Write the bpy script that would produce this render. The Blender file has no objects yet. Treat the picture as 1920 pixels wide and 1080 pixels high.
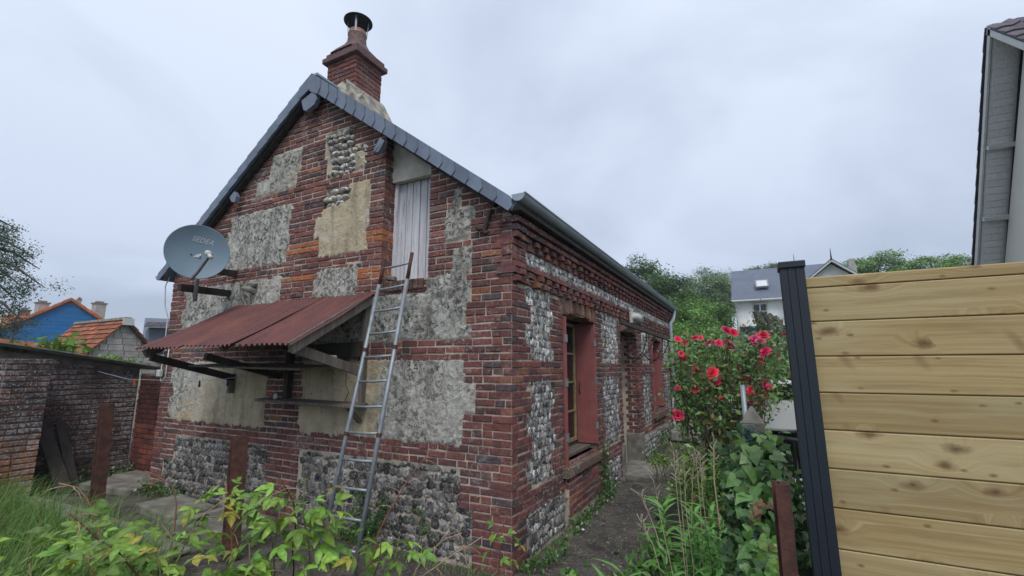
import bpy, math, random
import numpy as np
from mathutils import Vector, Matrix, Euler, noise as mn
R = math.radians
random.seed(7); NP = np.random.default_rng(7)
SC = bpy.context.scene
COL = SC.collection
# ------------------------------------------------------------------ camera, sky, sun, exposure
CAM = Vector((1.939, -3.725, 1.69))
cd = bpy.data.cameras.new('camera'); cam = bpy.data.objects.new('camera', cd); COL.objects.link(cam)
cam.location = CAM; PITCH = math.atan(148/860); YAW = R(27.5)
cam.rotation_euler = (math.pi/2 + PITCH, 0, YAW)
cd.sensor_width = 36; cd.lens = 36*860/1920; cd.clip_start = .05; cd.clip_end = 3000
SC.camera = cam
SUN_EL, SUN_AZ = R(52), R(150)          # azimuth from +Y clockwise
W = bpy.data.worlds.new('World'); SC.world = W; W.use_nodes = True
wt = W.node_tree; wt.nodes.clear()
def wn(t, **kw):
    n = wt.nodes.new(t)
    for k, v in kw.items(): setattr(n, k, v)
    return n
wo = wn('ShaderNodeOutputWorld'); bg = wn('ShaderNodeBackground'); bg.inputs['Strength'].default_value = .1
sky = wn('ShaderNodeTexSky', sky_type='NISHITA', sun_disc=False, sun_elevation=SUN_EL, sun_rotation=SUN_AZ)
tc = wn('ShaderNodeTexCoord'); sep = wn('ShaderNodeSeparateXYZ'); wt.links.new(tc.outputs['Generated'], sep.inputs[0])
def wm(op, a, b=None, clamp=False):
    n = wn('ShaderNodeMath', operation=op, use_clamp=clamp)
    for i, v in enumerate((a, b)):
        if v is None: continue
        if isinstance(v, (int, float)): n.inputs[i].default_value = v
        else: wt.links.new(v, n.inputs[i])
    return n.outputs[0]
zz = wm('MAXIMUM', sep.outputs['Z'], 0.0); den = wm('ADD', zz, .22)
cx = wm('DIVIDE', sep.outputs['X'], den); cy = wm('DIVIDE', sep.outputs['Y'], den)
cv = wn('ShaderNodeCombineXYZ'); wt.links.new(cx, cv.inputs[0]); wt.links.new(cy, cv.inputs[1])
nz = wn('ShaderNodeTexNoise'); nz.inputs['Scale'].default_value = .9; nz.inputs['Detail'].default_value = 5; nz.inputs['Roughness'].default_value = .5
nz.inputs['Distortion'].default_value = .4
wt.links.new(cv.outputs[0], nz.inputs['Vector'])
mr = wn('ShaderNodeMapRange', clamp=True); mr.inputs[1].default_value = .37; mr.inputs[2].default_value = .57
wt.links.new(nz.outputs['Fac'], mr.inputs[0])
el = wm('POWER', zz, .8)
base_hi = wn('ShaderNodeMix', data_type='RGBA'); wt.links.new(el, base_hi.inputs[0])
base_hi.inputs[6].default_value = (4.55, 5.3, 6.7, 1); base_hi.inputs[7].default_value = (8.1, 8.9, 10.3, 1)
base_lo = wn('ShaderNodeMix', data_type='RGBA'); wt.links.new(el, base_lo.inputs[0])
base_lo.inputs[6].default_value = (3.5, 4.15, 5.3, 1); base_lo.inputs[7].default_value = (5.7, 6.4, 7.9, 1)
cl = wn('ShaderNodeMix', data_type='RGBA'); wt.links.new(mr.outputs[0], cl.inputs[0])
wt.links.new(base_lo.outputs[2], cl.inputs[6]); wt.links.new(base_hi.outputs[2], cl.inputs[7])
mx = wn('ShaderNodeMix', data_type='RGBA'); mx.inputs[0].default_value = .93
wt.links.new(sky.outputs[0], mx.inputs[6]); wt.links.new(cl.outputs[2], mx.inputs[7])
wt.links.new(mx.outputs[2], bg.inputs['Color']); wt.links.new(bg.outputs[0], wo.inputs[0])
sl = bpy.data.lights.new('sun', 'SUN'); sl.energy = 1.7; sl.angle = R(25); sl.color = (1, .965, .92)
so = bpy.data.objects.new('sun', sl); COL.objects.link(so)
sd = Vector((math.sin(SUN_AZ)*math.cos(SUN_EL), math.cos(SUN_AZ)*math.cos(SUN_EL), math.sin(SUN_EL)))
so.rotation_euler = sd.to_track_quat('Z', 'Y').to_euler(); so.location = (6, -8, 14)
SC.view_settings.view_transform = 'Standard'; SC.view_settings.look = 'None'
SC.view_settings.gamma = 1; SC.view_settings.use_curve_mapping = False
SC.view_settings.exposure = 0.27
SC.render.engine = 'CYCLES'; SC.cycles.max_bounces = 6; SC.cycles.use_denoising = True
SC.cycles.transparent_max_bounces = 8
# survey helpers: where a sight line of the photograph meets a known plane or distance
_F = Vector((-math.sin(YAW)*math.cos(PITCH), math.cos(YAW)*math.cos(PITCH), math.sin(PITCH)))
_Rt = Vector((math.cos(YAW), math.sin(YAW), 0)); _U = _Rt.cross(_F)
def ray(x, y): return _F + _Rt*((x-960)/860) - _U*((y-540)/860)
def onY(x, y, Y=0.): d = ray(x, y); return CAM + d*((Y-CAM.y)/d.y)
def onX(x, y, X=0.): d = ray(x, y); return CAM + d*((X-CAM.x)/d.x)
def onZ(x, y, Z=0.): d = ray(x, y); return CAM + d*((Z-CAM.z)/d.z)
def at(x, y, dist): d = ray(x, y); return CAM + d*(dist/math.hypot(d.x, d.y))
# ------------------------------------------------------------------ scene-building helpers
WL = {}
def tag(o, label=None, cat=None, group=None, kind=None):
    if label: o['label'] = label
    if cat: o['category'] = cat
    if group: o['group'] = group
    if kind: o['kind'] = kind
    return o
def thing(name, label, cat, loc=(0, 0, 0), group=None):
    o = bpy.data.objects.new(name, None); COL.objects.link(o); o.location = loc
    o.empty_display_size = .1; WL[o] = Vector(loc)
    return tag(o, label, cat, group)
def adopt(o, parent):
    o.parent = parent
    o.matrix_parent_inverse = Matrix.Translation(-WL.get(parent, Vector((0, 0, 0))))
class MB:
    def __init__(s): s.v = []; s.f = []; s.c = []; s.m = []
    def add(s, vs, fs, col=(1, 1, 1), mi=0):
        b = len(s.v); s.v.extend([tuple(q) for q in vs]); s.c.extend([col]*len(vs))
        s.f.extend([tuple(i+b for i in f) for f in fs]); s.m.extend([mi]*len(fs)); return s
    def box(s, c, d, rot=None, col=(1, 1, 1), mi=0):
        x, y, z = d[0]/2, d[1]/2, d[2]/2
        p = [Vector(q) for q in ((-x,-y,-z),(x,-y,-z),(x,y,-z),(-x,y,-z),(-x,-y,z),(x,-y,z),(x,y,z),(-x,y,z))]
        if rot is not None:
            M = rot if isinstance(rot, Matrix) else Euler(rot).to_matrix()
            p = [M @ q for q in p]
        c = Vector(c)
        return s.add([q+c for q in p], [(0,3,2,1),(4,5,6,7),(0,1,5,4),(1,2,6,5),(2,3,7,6),(3,0,4,7)], col, mi)
    def bbox(s, x0, x1, y0, y1, z0, z1, col=(1, 1, 1), mi=0):
        return s.box(((x0+x1)/2, (y0+y1)/2, (z0+z1)/2), (abs(x1-x0), abs(y1-y0), abs(z1-z0)), None, col, mi)
    def beam(s, a, b, w, h, col=(1, 1, 1), mi=0, up=(0, 0, 1)):
        a, b = Vector(a), Vector(b); d = (b-a); L = d.length; d.normalize()
        x = d.cross(Vector(up))
        if x.length < 1e-4: x = d.cross(Vector((1, 0, 0)))
        x.normalize(); z = x.cross(d)
        M = Matrix((x, d, z)).transposed()
        return s.box((a+b)/2, (w, L, h), M, col, mi)
    def tube(s, pts, r, n=6, col=(1, 1, 1), mi=0, cap=True):
        pts = [Vector(p) for p in pts]; rs = r if isinstance(r, (list, tuple)) else [r]*len(pts)
        vs = []; prev = None
        for i, p in enumerate(pts):
            d = (pts[min(i+1, len(pts)-1)]-pts[max(i-1, 0)]).normalized()
            if prev is None:
                x = d.cross(Vector((0, 0, 1)))
                if x.length < .1: x = d.cross(Vector((1, 0, 0)))
            else: x = prev - d*prev.dot(d)
            if x.length < 1e-6: x = Vector((1, 0, 0))
            x.normalize(); prev = x; y = d.cross(x)
            for k in range(n):
                a = 2*math.pi*k/n; vs.append(p+(x*math.cos(a)+y*math.sin(a))*rs[i])
        fs = [(i*n+k, i*n+(k+1) % n, (i+1)*n+(k+1) % n, (i+1)*n+k) for i in range(len(pts)-1) for k in range(n)]
        if cap: fs += [tuple(range(n-1, -1, -1)), tuple(range((len(pts)-1)*n, len(pts)*n))]
        return s.add(vs, fs, col, mi)
    def prism(s, poly, vec, col=(1, 1, 1), mi=0):
        n = len(poly); a = [Vector(p) for p in poly]; b = [p+Vector(vec) for p in a]
        return s.add(a+b, [tuple(range(n-1, -1, -1)), tuple(range(n, 2*n))]+[(i, (i+1) % n, n+(i+1) % n, n+i) for i in range(n)], col, mi)
    def lathe(s, prof, c, n=20, M=None, col=(1, 1, 1), mi=0, closed=False):
        vs = []; c = Vector(c)
        for r, z in prof:
            for k in range(n):
                a = 2*math.pi*k/n; q = Vector((r*math.cos(a), r*math.sin(a), z))
                vs.append((M @ q if M else q)+c)
        m = len(prof)
        return s.add(vs, [(i*n+k, i*n+(k+1) % n, (i+1)*n+(k+1) % n, (i+1)*n+k) for i in range(m-1) for k in range(n)], col, mi)
    def mesh(s, name, mats, smooth=False, off=None):
        me = bpy.data.meshes.new(name)
        v = s.v if off is None else [(a-off[0], b-off[1], c-off[2]) for a, b, c in s.v]
        me.from_pydata(v, [], s.f); fin(me, mats, s.m, s.c, smooth)
        return me
    def build(s, name, mats, parent=None, smooth=False, loc=None, bevel=0):
        me = s.mesh(name, mats, smooth, loc)
        o = bpy.data.objects.new(name, me); COL.objects.link(o)
        if loc is not None: o.location = loc; WL[o] = Vector(loc)
        if parent is not None: adopt(o, parent)
        if bevel:
            b = o.modifiers.new('edge', 'BEVEL'); b.width = bevel; b.segments = 2; b.limit_method = 'ANGLE'
        return o
def fin(me, mats, mi=None, col=None, smooth=False):
    for m in (mats if isinstance(mats, (list, tuple)) else [mats]): me.materials.append(m)
    if mi is not None and len(me.materials) > 1: me.polygons.foreach_set('material_index', np.array(mi, dtype=np.int32))
    a = me.color_attributes.new('Col', 'FLOAT_COLOR', 'POINT')
    c = np.ones((len(me.vertices), 4), dtype=np.float32)
    if col is not None: c[:, :3] = np.asarray(col, dtype=np.float32)
    a.data.foreach_set('color', c.ravel())
    me.polygons.foreach_set('use_smooth', np.full(len(me.polygons), smooth, dtype=bool))
    me.update()
def bulk(name, V, F, mats, col=None, parent=None, smooth=False, mi=None, loc=None):
    V = np.asarray(V, dtype=np.float32); F = np.asarray(F, dtype=np.int32)
    if loc is not None: V = V-np.array(loc, dtype=np.float32)
    me = bpy.data.meshes.new(name); k = F.shape[1]
    me.vertices.add(len(V)); me.vertices.foreach_set('co', V.ravel())
    me.loops.add(F.size); me.loops.foreach_set('vertex_index', F.ravel())
    me.polygons.add(len(F)); me.polygons.foreach_set('loop_start', np.arange(0, F.size, k, dtype=np.int32))
    me.polygons.foreach_set('loop_total', np.full(len(F), k, dtype=np.int32))
    me.update(calc_edges=True); me.validate()
    fin(me, mats, mi, col, smooth)
    o = bpy.data.objects.new(name, me); COL.objects.link(o)
    if loc is not None: o.location = loc; WL[o] = Vector(loc)
    if parent is not None: adopt(o, parent)
    return o
def put(me, name, loc, M, parent, color=(1, 1, 1)):
    o = bpy.data.objects.new(name, me); COL.objects.link(o)
    o.matrix_basis = Matrix.Translation(loc) @ M.to_4x4()
    o.color = (*color, 1)
    if parent is not None: adopt(o, parent)
    return o
# ------------------------------------------------------------------ materials
class NT:
    def __init__(s, name):
        s.m = bpy.data.materials.new(name); s.m.use_nodes = True; s.t = s.m.node_tree; s.t.nodes.clear()
        s.out = s.n('ShaderNodeOutputMaterial')
    def n(s, t, ins=None, **kw):
        nd = s.t.nodes.new(t)
        for k, v in kw.items(): setattr(nd, k, v)
        for k, v in (ins or {}).items(): s.set(nd, k, v)
        return nd
    def set(s, nd, k, v):
        if hasattr(v, 'links') or isinstance(v, bpy.types.NodeSocket): s.t.links.new(v, nd.inputs[k])
        else:
            if isinstance(v, (tuple, list)) and len(v) == 3 and nd.inputs[k].type == 'RGBA': v = (*v, 1)
            nd.inputs[k].default_value = v
    def pos(s): return s.n('ShaderNodeNewGeometry').outputs['Position']
    def obj(s): return s.n('ShaderNodeTexCoord').outputs['Object']
    def scale(s, v, sc): return s.n('ShaderNodeMapping', {'Vector': v, 'Scale': sc}).outputs[0]
    def noise(s, v, sc, det=4, rough=.55, dist=0, col=False):
        return s.n('ShaderNodeTexNoise', {'Vector': v, 'Scale': sc, 'Detail': det, 'Roughness': rough, 'Distortion': dist}).outputs['Color' if col else 'Fac']
    def ramp(s, f, a, b, lo=0., hi=1.):
        return s.n('ShaderNodeMapRange', {0: f, 1: a, 2: b, 3: lo, 4: hi}).outputs[0]
    def mix(s, f, a, b, mode='MIX'):
        n = s.n('ShaderNodeMix', data_type='RGBA', blend_type=mode)
        for k, v in ((0, f), (6, a), (7, b)): s.set(n, k, v)
        return n.outputs[2]
    def math(s, op, a, b=0.):
        return s.n('ShaderNodeMath', {0: a, 1: b}, operation=op).outputs[0]
    def tint(s):
        a = s.n('ShaderNodeAttribute', attribute_name='Col').outputs['Color']
        return s.mix(1., a, s.n('ShaderNodeObjectInfo').outputs['Color'], 'MULTIPLY')
    def finish(s, col, rough=.8, bump=None, bstr=.5, bdist=.01, metal=0., spec=.4, trans=0., tcol=None):
        p = s.n('ShaderNodeBsdfPrincipled', {'Base Color': col, 'Roughness': rough, 'Metallic': metal, 'Specular IOR Level': spec})
        if bump is not None:
            b = s.n('ShaderNodeBump', {'Height': bump, 'Strength': bstr, 'Distance': bdist})
            s.t.links.new(b.outputs[0], p.inputs['Normal'])
        o = p.outputs[0]
        if trans:
            tr = s.n('ShaderNodeBsdfTranslucent', {'Color': tcol or col})
            mxs = s.n('ShaderNodeMixShader', {0: trans}); s.t.links.new(o, mxs.inputs[1]); s.t.links.new(tr.outputs[0], mxs.inputs[2]); o = mxs.outputs[0]
        s.t.links.new(o, s.out.inputs[0]); return s.m
def simple(name, c1, c2=None, rough=.8, sc=8., amt=.5, bump=.3, bsc=60., metal=0., spec=.4, tinted=True, stretch=None, bdist=.004, det=5):
    t = NT(name); v = t.pos()
    if stretch: v = t.scale(v, stretch)
    f = t.ramp(t.noise(v, sc, det), .5-.25/max(amt, .01)*.5, .5+.25/max(amt, .01)*.5)
    col = t.mix(f, c1, c2 or tuple(q*.6 for q in c1))
    if tinted: col = t.mix(1., col, t.tint(), 'MULTIPLY')
    return t.finish(col, rough, t.noise(v, bsc, 4) if bump else None, bump, bdist, metal, spec)
def m_brick(name='brick', lich=(.44, .68), salt=.6, soot0=.54):
    t = NT(name); v = t.pos()
    col = t.tint()
    col = t.mix(1., col, t.ramp(t.noise(v, 28, 5, .65), .3, .7, .62, 1.35), 'MULTIPLY')
    soot = t.math('MULTIPLY', t.ramp(t.noise(v, 1.7, 4, .6, .3), soot0, soot0+.18), .62)
    col = t.mix(soot, col, (.045, .036, .038))
    big = t.ramp(t.noise(v, 1.1, 3, .5), *lich)
    sp = t.math('MULTIPLY', t.ramp(t.noise(v, 42, 4, .7), .565, .63), big)
    col = t.mix(t.math('MULTIPLY', sp, .8), col, (.46, .46, .43))
    sm_ = t.math('MULTIPLY', t.ramp(t.noise(v, 13, 5, .7, .8), .555, .66), t.ramp(t.noise(v, 1.3, 3), .38, .6))
    col = t.mix(t.math('MULTIPLY', sm_, .55), col, (.36, .32, .27))
    sal = t.math('MULTIPLY', t.ramp(t.noise(v, 2.1, 3, .6, .5), salt, salt+.15), t.ramp(t.noise(v, 24, 3, .6), .42, .62))
    col = t.mix(t.math('MULTIPLY', sal, .55), col, (.46, .43, .45))
    h = t.math('ADD', t.noise(v, 90, 5, .7), t.math('MULTIPLY', t.noise(v, 22, 3), 1.2))
    return t.finish(col, .86, h, .7, .006, spec=.25)
def m_mortar():
    t = NT('mortar'); v = t.pos()
    col = t.mix(t.ramp(t.noise(v, 5, 5), .35, .65), (.53, .46, .37), (.31, .27, .23))
    col = t.mix(t.ramp(t.noise(v, 60, 4, .7), .55, .66, 0, .7), col, (.5, .47, .42))
    col = t.mix(t.ramp(t.noise(v, 1.5, 4, .6), .55, .75, 0, .6), col, (.09, .085, .08))
    return t.finish(col, .95, t.noise(v, 110, 5, .7), .8, .006, spec=.15)
def m_render():        # Col.r = lichen cover, Col.g = sooty age
    t = NT('lime_render'); v = t.pos()
    at_ = t.n('ShaderNodeSeparateColor', {0: t.n('ShaderNodeAttribute', attribute_name='Col').outputs['Color']})
    li = at_.outputs[0]; ag = at_.outputs[1]
    sand = t.mix(t.ramp(t.noise(v, 6, 6, .65), .32, .68), (.62, .525, .365), (.46, .385, .27))
    sand = t.mix(t.ramp(t.noise(v, 70, 4, .7), .55, .68, 0, .55), sand, (.66, .585, .45))
    pit = t.ramp(t.noise(t.scale(v, (1, 1, .8)), 34, 3, .6, .6), .63, .68)
    sand = t.mix(t.math('MULTIPLY', pit, .75), sand, (.075, .06, .045))
    wht = t.mix(t.ramp(t.noise(v, 9, 5, .7), .3, .7), (.66, .645, .59), (.44, .43, .385))
    dk = t.math('MULTIPLY', t.ramp(t.noise(v, 21, 5, .74, .5), .455, .525, 1., 0.), t.ramp(t.noise(v, 4.2, 5, .7, .4), .34, .56, .30, 1.))
    lich = t.mix(dk, wht, (.07, .067, .06))
    lich = t.mix(t.math('MULTIPLY', t.ramp(t.noise(v, 105, 3, .6), .56, .62), .5), lich, (.66, .655, .61))
    lich = t.mix(t.ramp(t.noise(v, 2.6, 5, .7), .60, .70, 0, .8), lich, (.10, .092, .08))
    lich = t.mix(t.ramp(t.noise(v, 26, 2, .5), .69, .73), lich, (.62, .62, .58))
    f = t.ramp(t.math('ADD', li, t.math('MULTIPLY', t.math('SUBTRACT', t.noise(v, 7, 5, .65), .5), 1.5)), .35, .65)
    col = t.mix(f, sand, lich)
    col = t.mix(t.math('MULTIPLY', ag, t.ramp(t.noise(v, 4, 5, .65), .4, .62)), col, (.085, .08, .072))
    run = t.math('MULTIPLY', t.ramp(t.noise(t.scale(v, (6, 6, .9)), 1., 5, .65, .4), .50, .68), .5)
    col = t.mix(run, col, (.12, .108, .09))
    col = t.mix(t.math('MULTIPLY', t.ramp(t.noise(v, 1.15, 4, .6, .5), .54, .66), .4), col, (.62, .60, .54))
    h = t.math('ADD', t.noise(v, 45, 5, .7), t.math('MULTIPLY', t.noise(v, 130, 4, .7), .6))
    return t.finish(col, .95, h, 1., .016, spec=.12)
def m_flint():
    t = NT('flint'); v = t.pos()
    oi = t.n('ShaderNodeObjectInfo')
    n1 = t.noise(v, 13, 3, .6, .6); n2 = t.noise(v, 33, 4, .65, .8)
    c = t.mix(t.ramp(n1, .40, .60), (.046, .046, .049), (.185, .18, .175))
    c = t.mix(t.ramp(n2, .52, .66), c, (.36, .35, .33))
    c = t.mix(t.ramp(t.noise(v, 5.5, 2), .66, .72, 0, .6), c, (.33, .25, .16))
    c = t.mix(1., c, t.tint(), 'MULTIPLY')
    c = t.mix(t.ramp(t.noise(v, 55, 3, .6), .60, .66, 0, .5), c, (.5, .5, .47))
    return t.finish(c, t.ramp(n2, .42, .6, .45, .9), t.noise(v, 48, 4, .6), .5, .006, spec=.35)
def m_pine():
    t = NT('pine_board'); o = t.obj(); oi = t.n('ShaderNodeObjectInfo').outputs['Random']
    off = t.n('ShaderNodeCombineXYZ', {0: t.math('MULTIPLY', oi, 37.), 2: t.math('MULTIPLY', oi, 91.), 1: t.math('MULTIPLY', oi, 13.)}).outputs[0]
    p = t.n('ShaderNodeVectorMath', {0: o, 1: off}, operation='ADD').outputs[0]
    # knots: sparse cells across the board
    kp = t.n('ShaderNodeSeparateXYZ', {0: p})
    kv = t.n('ShaderNodeCombineXYZ', {0: t.math('MULTIPLY', kp.outputs[0], 4.2), 1: t.math('MULTIPLY', kp.outputs[2], 8.5), 2: 0.}).outputs[0]
    vo = t.n('ShaderNodeTexVoronoi', {'Vector': kv, 'Scale': 1., 'Randomness': 1.}, feature='F1', voronoi_dimensions='2D')
    d = vo.outputs['Distance']; pick = t.n('ShaderNodeSeparateColor', {0: vo.outputs['Color']}).outputs[0]
    on = t.ramp(pick, .56, .60)
    warp = t.math('MULTIPLY', t.math('MULTIPLY', t.ramp(d, .0, .42, 1., 0.), on), .055)
    sp = t.n('ShaderNodeSeparateXYZ', {0: p})
    bend = t.math('MULTIPLY', t.math('SUBTRACT', t.noise(t.scale(p, (1.2, .1, 3)), 1.5, 3), .5), .035)
    zc = t.math('ADD', t.math('ADD', sp.outputs[2], warp), bend)
    gv = t.n('ShaderNodeCombineXYZ', {0: t.math('MULTIPLY', sp.outputs[0], .5), 1: 0., 2: zc}).outputs[0]
    rings = t.noise(t.scale(gv, (1.6, 1, 78)), 1., 3, .55)
    fine = t.noise(t.scale(gv, (5, 1, 420)), 1., 3, .6)
    col = t.mix(t.ramp(rings, .33, .66), (.475, .37, .185), (.325, .23, .095))
    col = t.mix(t.ramp(fine, .42, .68, 0, .6), col, (.29, .185, .075))
    col = t.mix(t.ramp(t.noise(t.scale(p, (1.5, 1, 6)), 1.3, 3), .42, .68, 0, .5), col, (.47, .41, .235))
    kn = t.math('MULTIPLY', t.ramp(t.math('ADD', t.math('DIVIDE', d, t.math('ADD', pick, .15)), t.math('MULTIPLY', t.math('SUBTRACT', t.noise(p, 26, 3), .5), .22)), .05, .19, 1., 0.), on)
    col = t.mix(1., col, t.ramp(oi, 0., 1., .82, 1.1), 'MULTIPLY')
    col = t.mix(t.ramp(t.noise(t.scale(p, (2.2, 1, 26)), 1., 4, .65), .52, .66, 0, .45), col, (.25, .165, .075))
    col = t.mix(t.math('MULTIPLY', kn, .8), col, (.13, .062, .025))
    col = t.mix(t.math('MULTIPLY', t.math('MULTIPLY', t.ramp(d, .0, .035, 1., 0.), on), .6), col, (.07, .035, .015))
    def spots(kx, kz, sh, r0, r1, thr):
        kv_ = t.n('ShaderNodeCombineXYZ', {0: t.math('ADD', t.math('MULTIPLY', kp.outputs[0], kx), t.math('MULTIPLY', kp.outputs[2], sh)), 1: t.math('MULTIPLY', kp.outputs[2], kz), 2: 0.}).outputs[0]
        v_ = t.n('ShaderNodeTexVoronoi', {'Vector': kv_, 'Scale': 1., 'Randomness': 1.}, feature='F1', voronoi_dimensions='2D')
        pk_ = t.n('ShaderNodeSeparateColor', {0: v_.outputs['Color']}).outputs[1]
        dd_ = t.math('ADD', v_.outputs['Distance'], t.math('MULTIPLY', t.math('SUBTRACT', t.noise(p, 34, 4), .5), .16))
        return t.math('MULTIPLY', t.ramp(dd_, r0, r1, 1., 0.), t.ramp(pk_, thr, thr+.03))
    col = t.mix(t.math('MULTIPLY', spots(9., 17., 0., .03, .13, .72), .75), col, (.15, .078, .035))
    col = t.mix(t.math('MULTIPLY', spots(10., 4.2, 5., .05, .22, .80), .6), col, (.20, .115, .048))
    return t.finish(col, .62, t.math('ADD', rings, t.math('MULTIPLY', fine, .4)), .22, .002, spec=.35)
def m_leaf(name, trans=.3, rough=.45, spec=.4):
    t = NT(name); v = t.pos()
    c = t.mix(1., t.tint(), t.ramp(t.noise(v, 55, 3), .3, .7, .78, 1.22), 'MULTIPLY')
    hsv = t.n('ShaderNodeHueSaturation', {'Color': c, 'Hue': .49, 'Value': 1.5})
    return t.finish(c, rough, t.noise(v, 160, 3), .25, .002, spec=spec, trans=trans, tcol=hsv.outputs[0])
def m_path():
    t = NT('path_ground'); v = t.pos()
    c = t.mix(t.ramp(t.noise(v, 1.6, 6, .65), .36, .62), (.045, .041, .036), (.115, .103, .088))
    c = t.mix(t.ramp(t.noise(v, 34, 4, .7), .54, .64, 0, .8), c, (.20, .18, .15))
    c = t.mix(t.ramp(t.noise(v, 3.4, 6, .75, .5), .52, .60, 0, .75), c, (.026, .023, .02))
    c = t.mix(t.ramp(t.noise(v, .8, 4, .6), .58, .72, 0, .7), c, (.055, .062, .03))
    h = t.math('ADD', t.noise(v, 40, 6, .7), t.math('MULTIPLY', t.noise(v, 6, 4), 2.))
    return t.finish(c, .88, h, .8, .02, spec=.3)
def m_rust_sheet():
    t = NT('rusty_sheet'); v = t.pos()
    c = t.mix(t.ramp(t.noise(t.scale(v, (1, .35, .35)), 5, 6, .7), .35, .66), (.155, .056, .048), (.098, .042, .043))
    c = t.mix(t.ramp(t.noise(t.scale(v, (26, 1.5, 1.5)), 1., 4, .6), .52, .66, 0, .7), c, (.075, .034, .034))
    c = t.mix(t.ramp(t.noise(v, 1.4, 4, .6), .5, .7, 0, .6), c, (.20, .08, .052))
    c = t.mix(t.ramp(t.noise(v, 26, 4, .7), .63, .7, 0, .5), c, (.27, .16, .13))
    return t.finish(c, .72, t.noise(v, 120, 4), .3, .002, spec=.35)
def m_lumber(name, a, b, rough=.85):
    t = NT(name); o = t.obj(); v = t.pos()
    g = t.noise(t.scale(v, (40, 40, 2.2)), 1., 4, .6)
    c = t.mix(t.ramp(g, .35, .65), a, b)
    c = t.mix(t.ramp(t.noise(t.scale(v, (70, 70, 3)), 1., 4, .7), .60, .68, 0, .85), c, tuple(q*.25 for q in b))
    c = t.mix(1., c, t.tint(), 'MULTIPLY')
    return t.finish(c, rough, g, .5, .003, spec=.2)
def m_tiles(name, a, b):
    t = NT(name); v = t.pos()
    c = t.mix(t.ramp(t.noise(v, 5, 4, .7), .35, .65), a, b)
    c = t.mix(t.ramp(t.noise(v, 1.2, 4), .55, .7, 0, .6), c, (.10, .09, .07))
    c = t.mix(1., c, t.tint(), 'MULTIPLY')
    return t.finish(c, .85, t.noise(v, 40, 3), .4, .01, spec=.25)
def m_glass():
    t = NT('window_glass')
    return t.finish((.012, .014, .015), .06, None, spec=.6)
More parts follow.
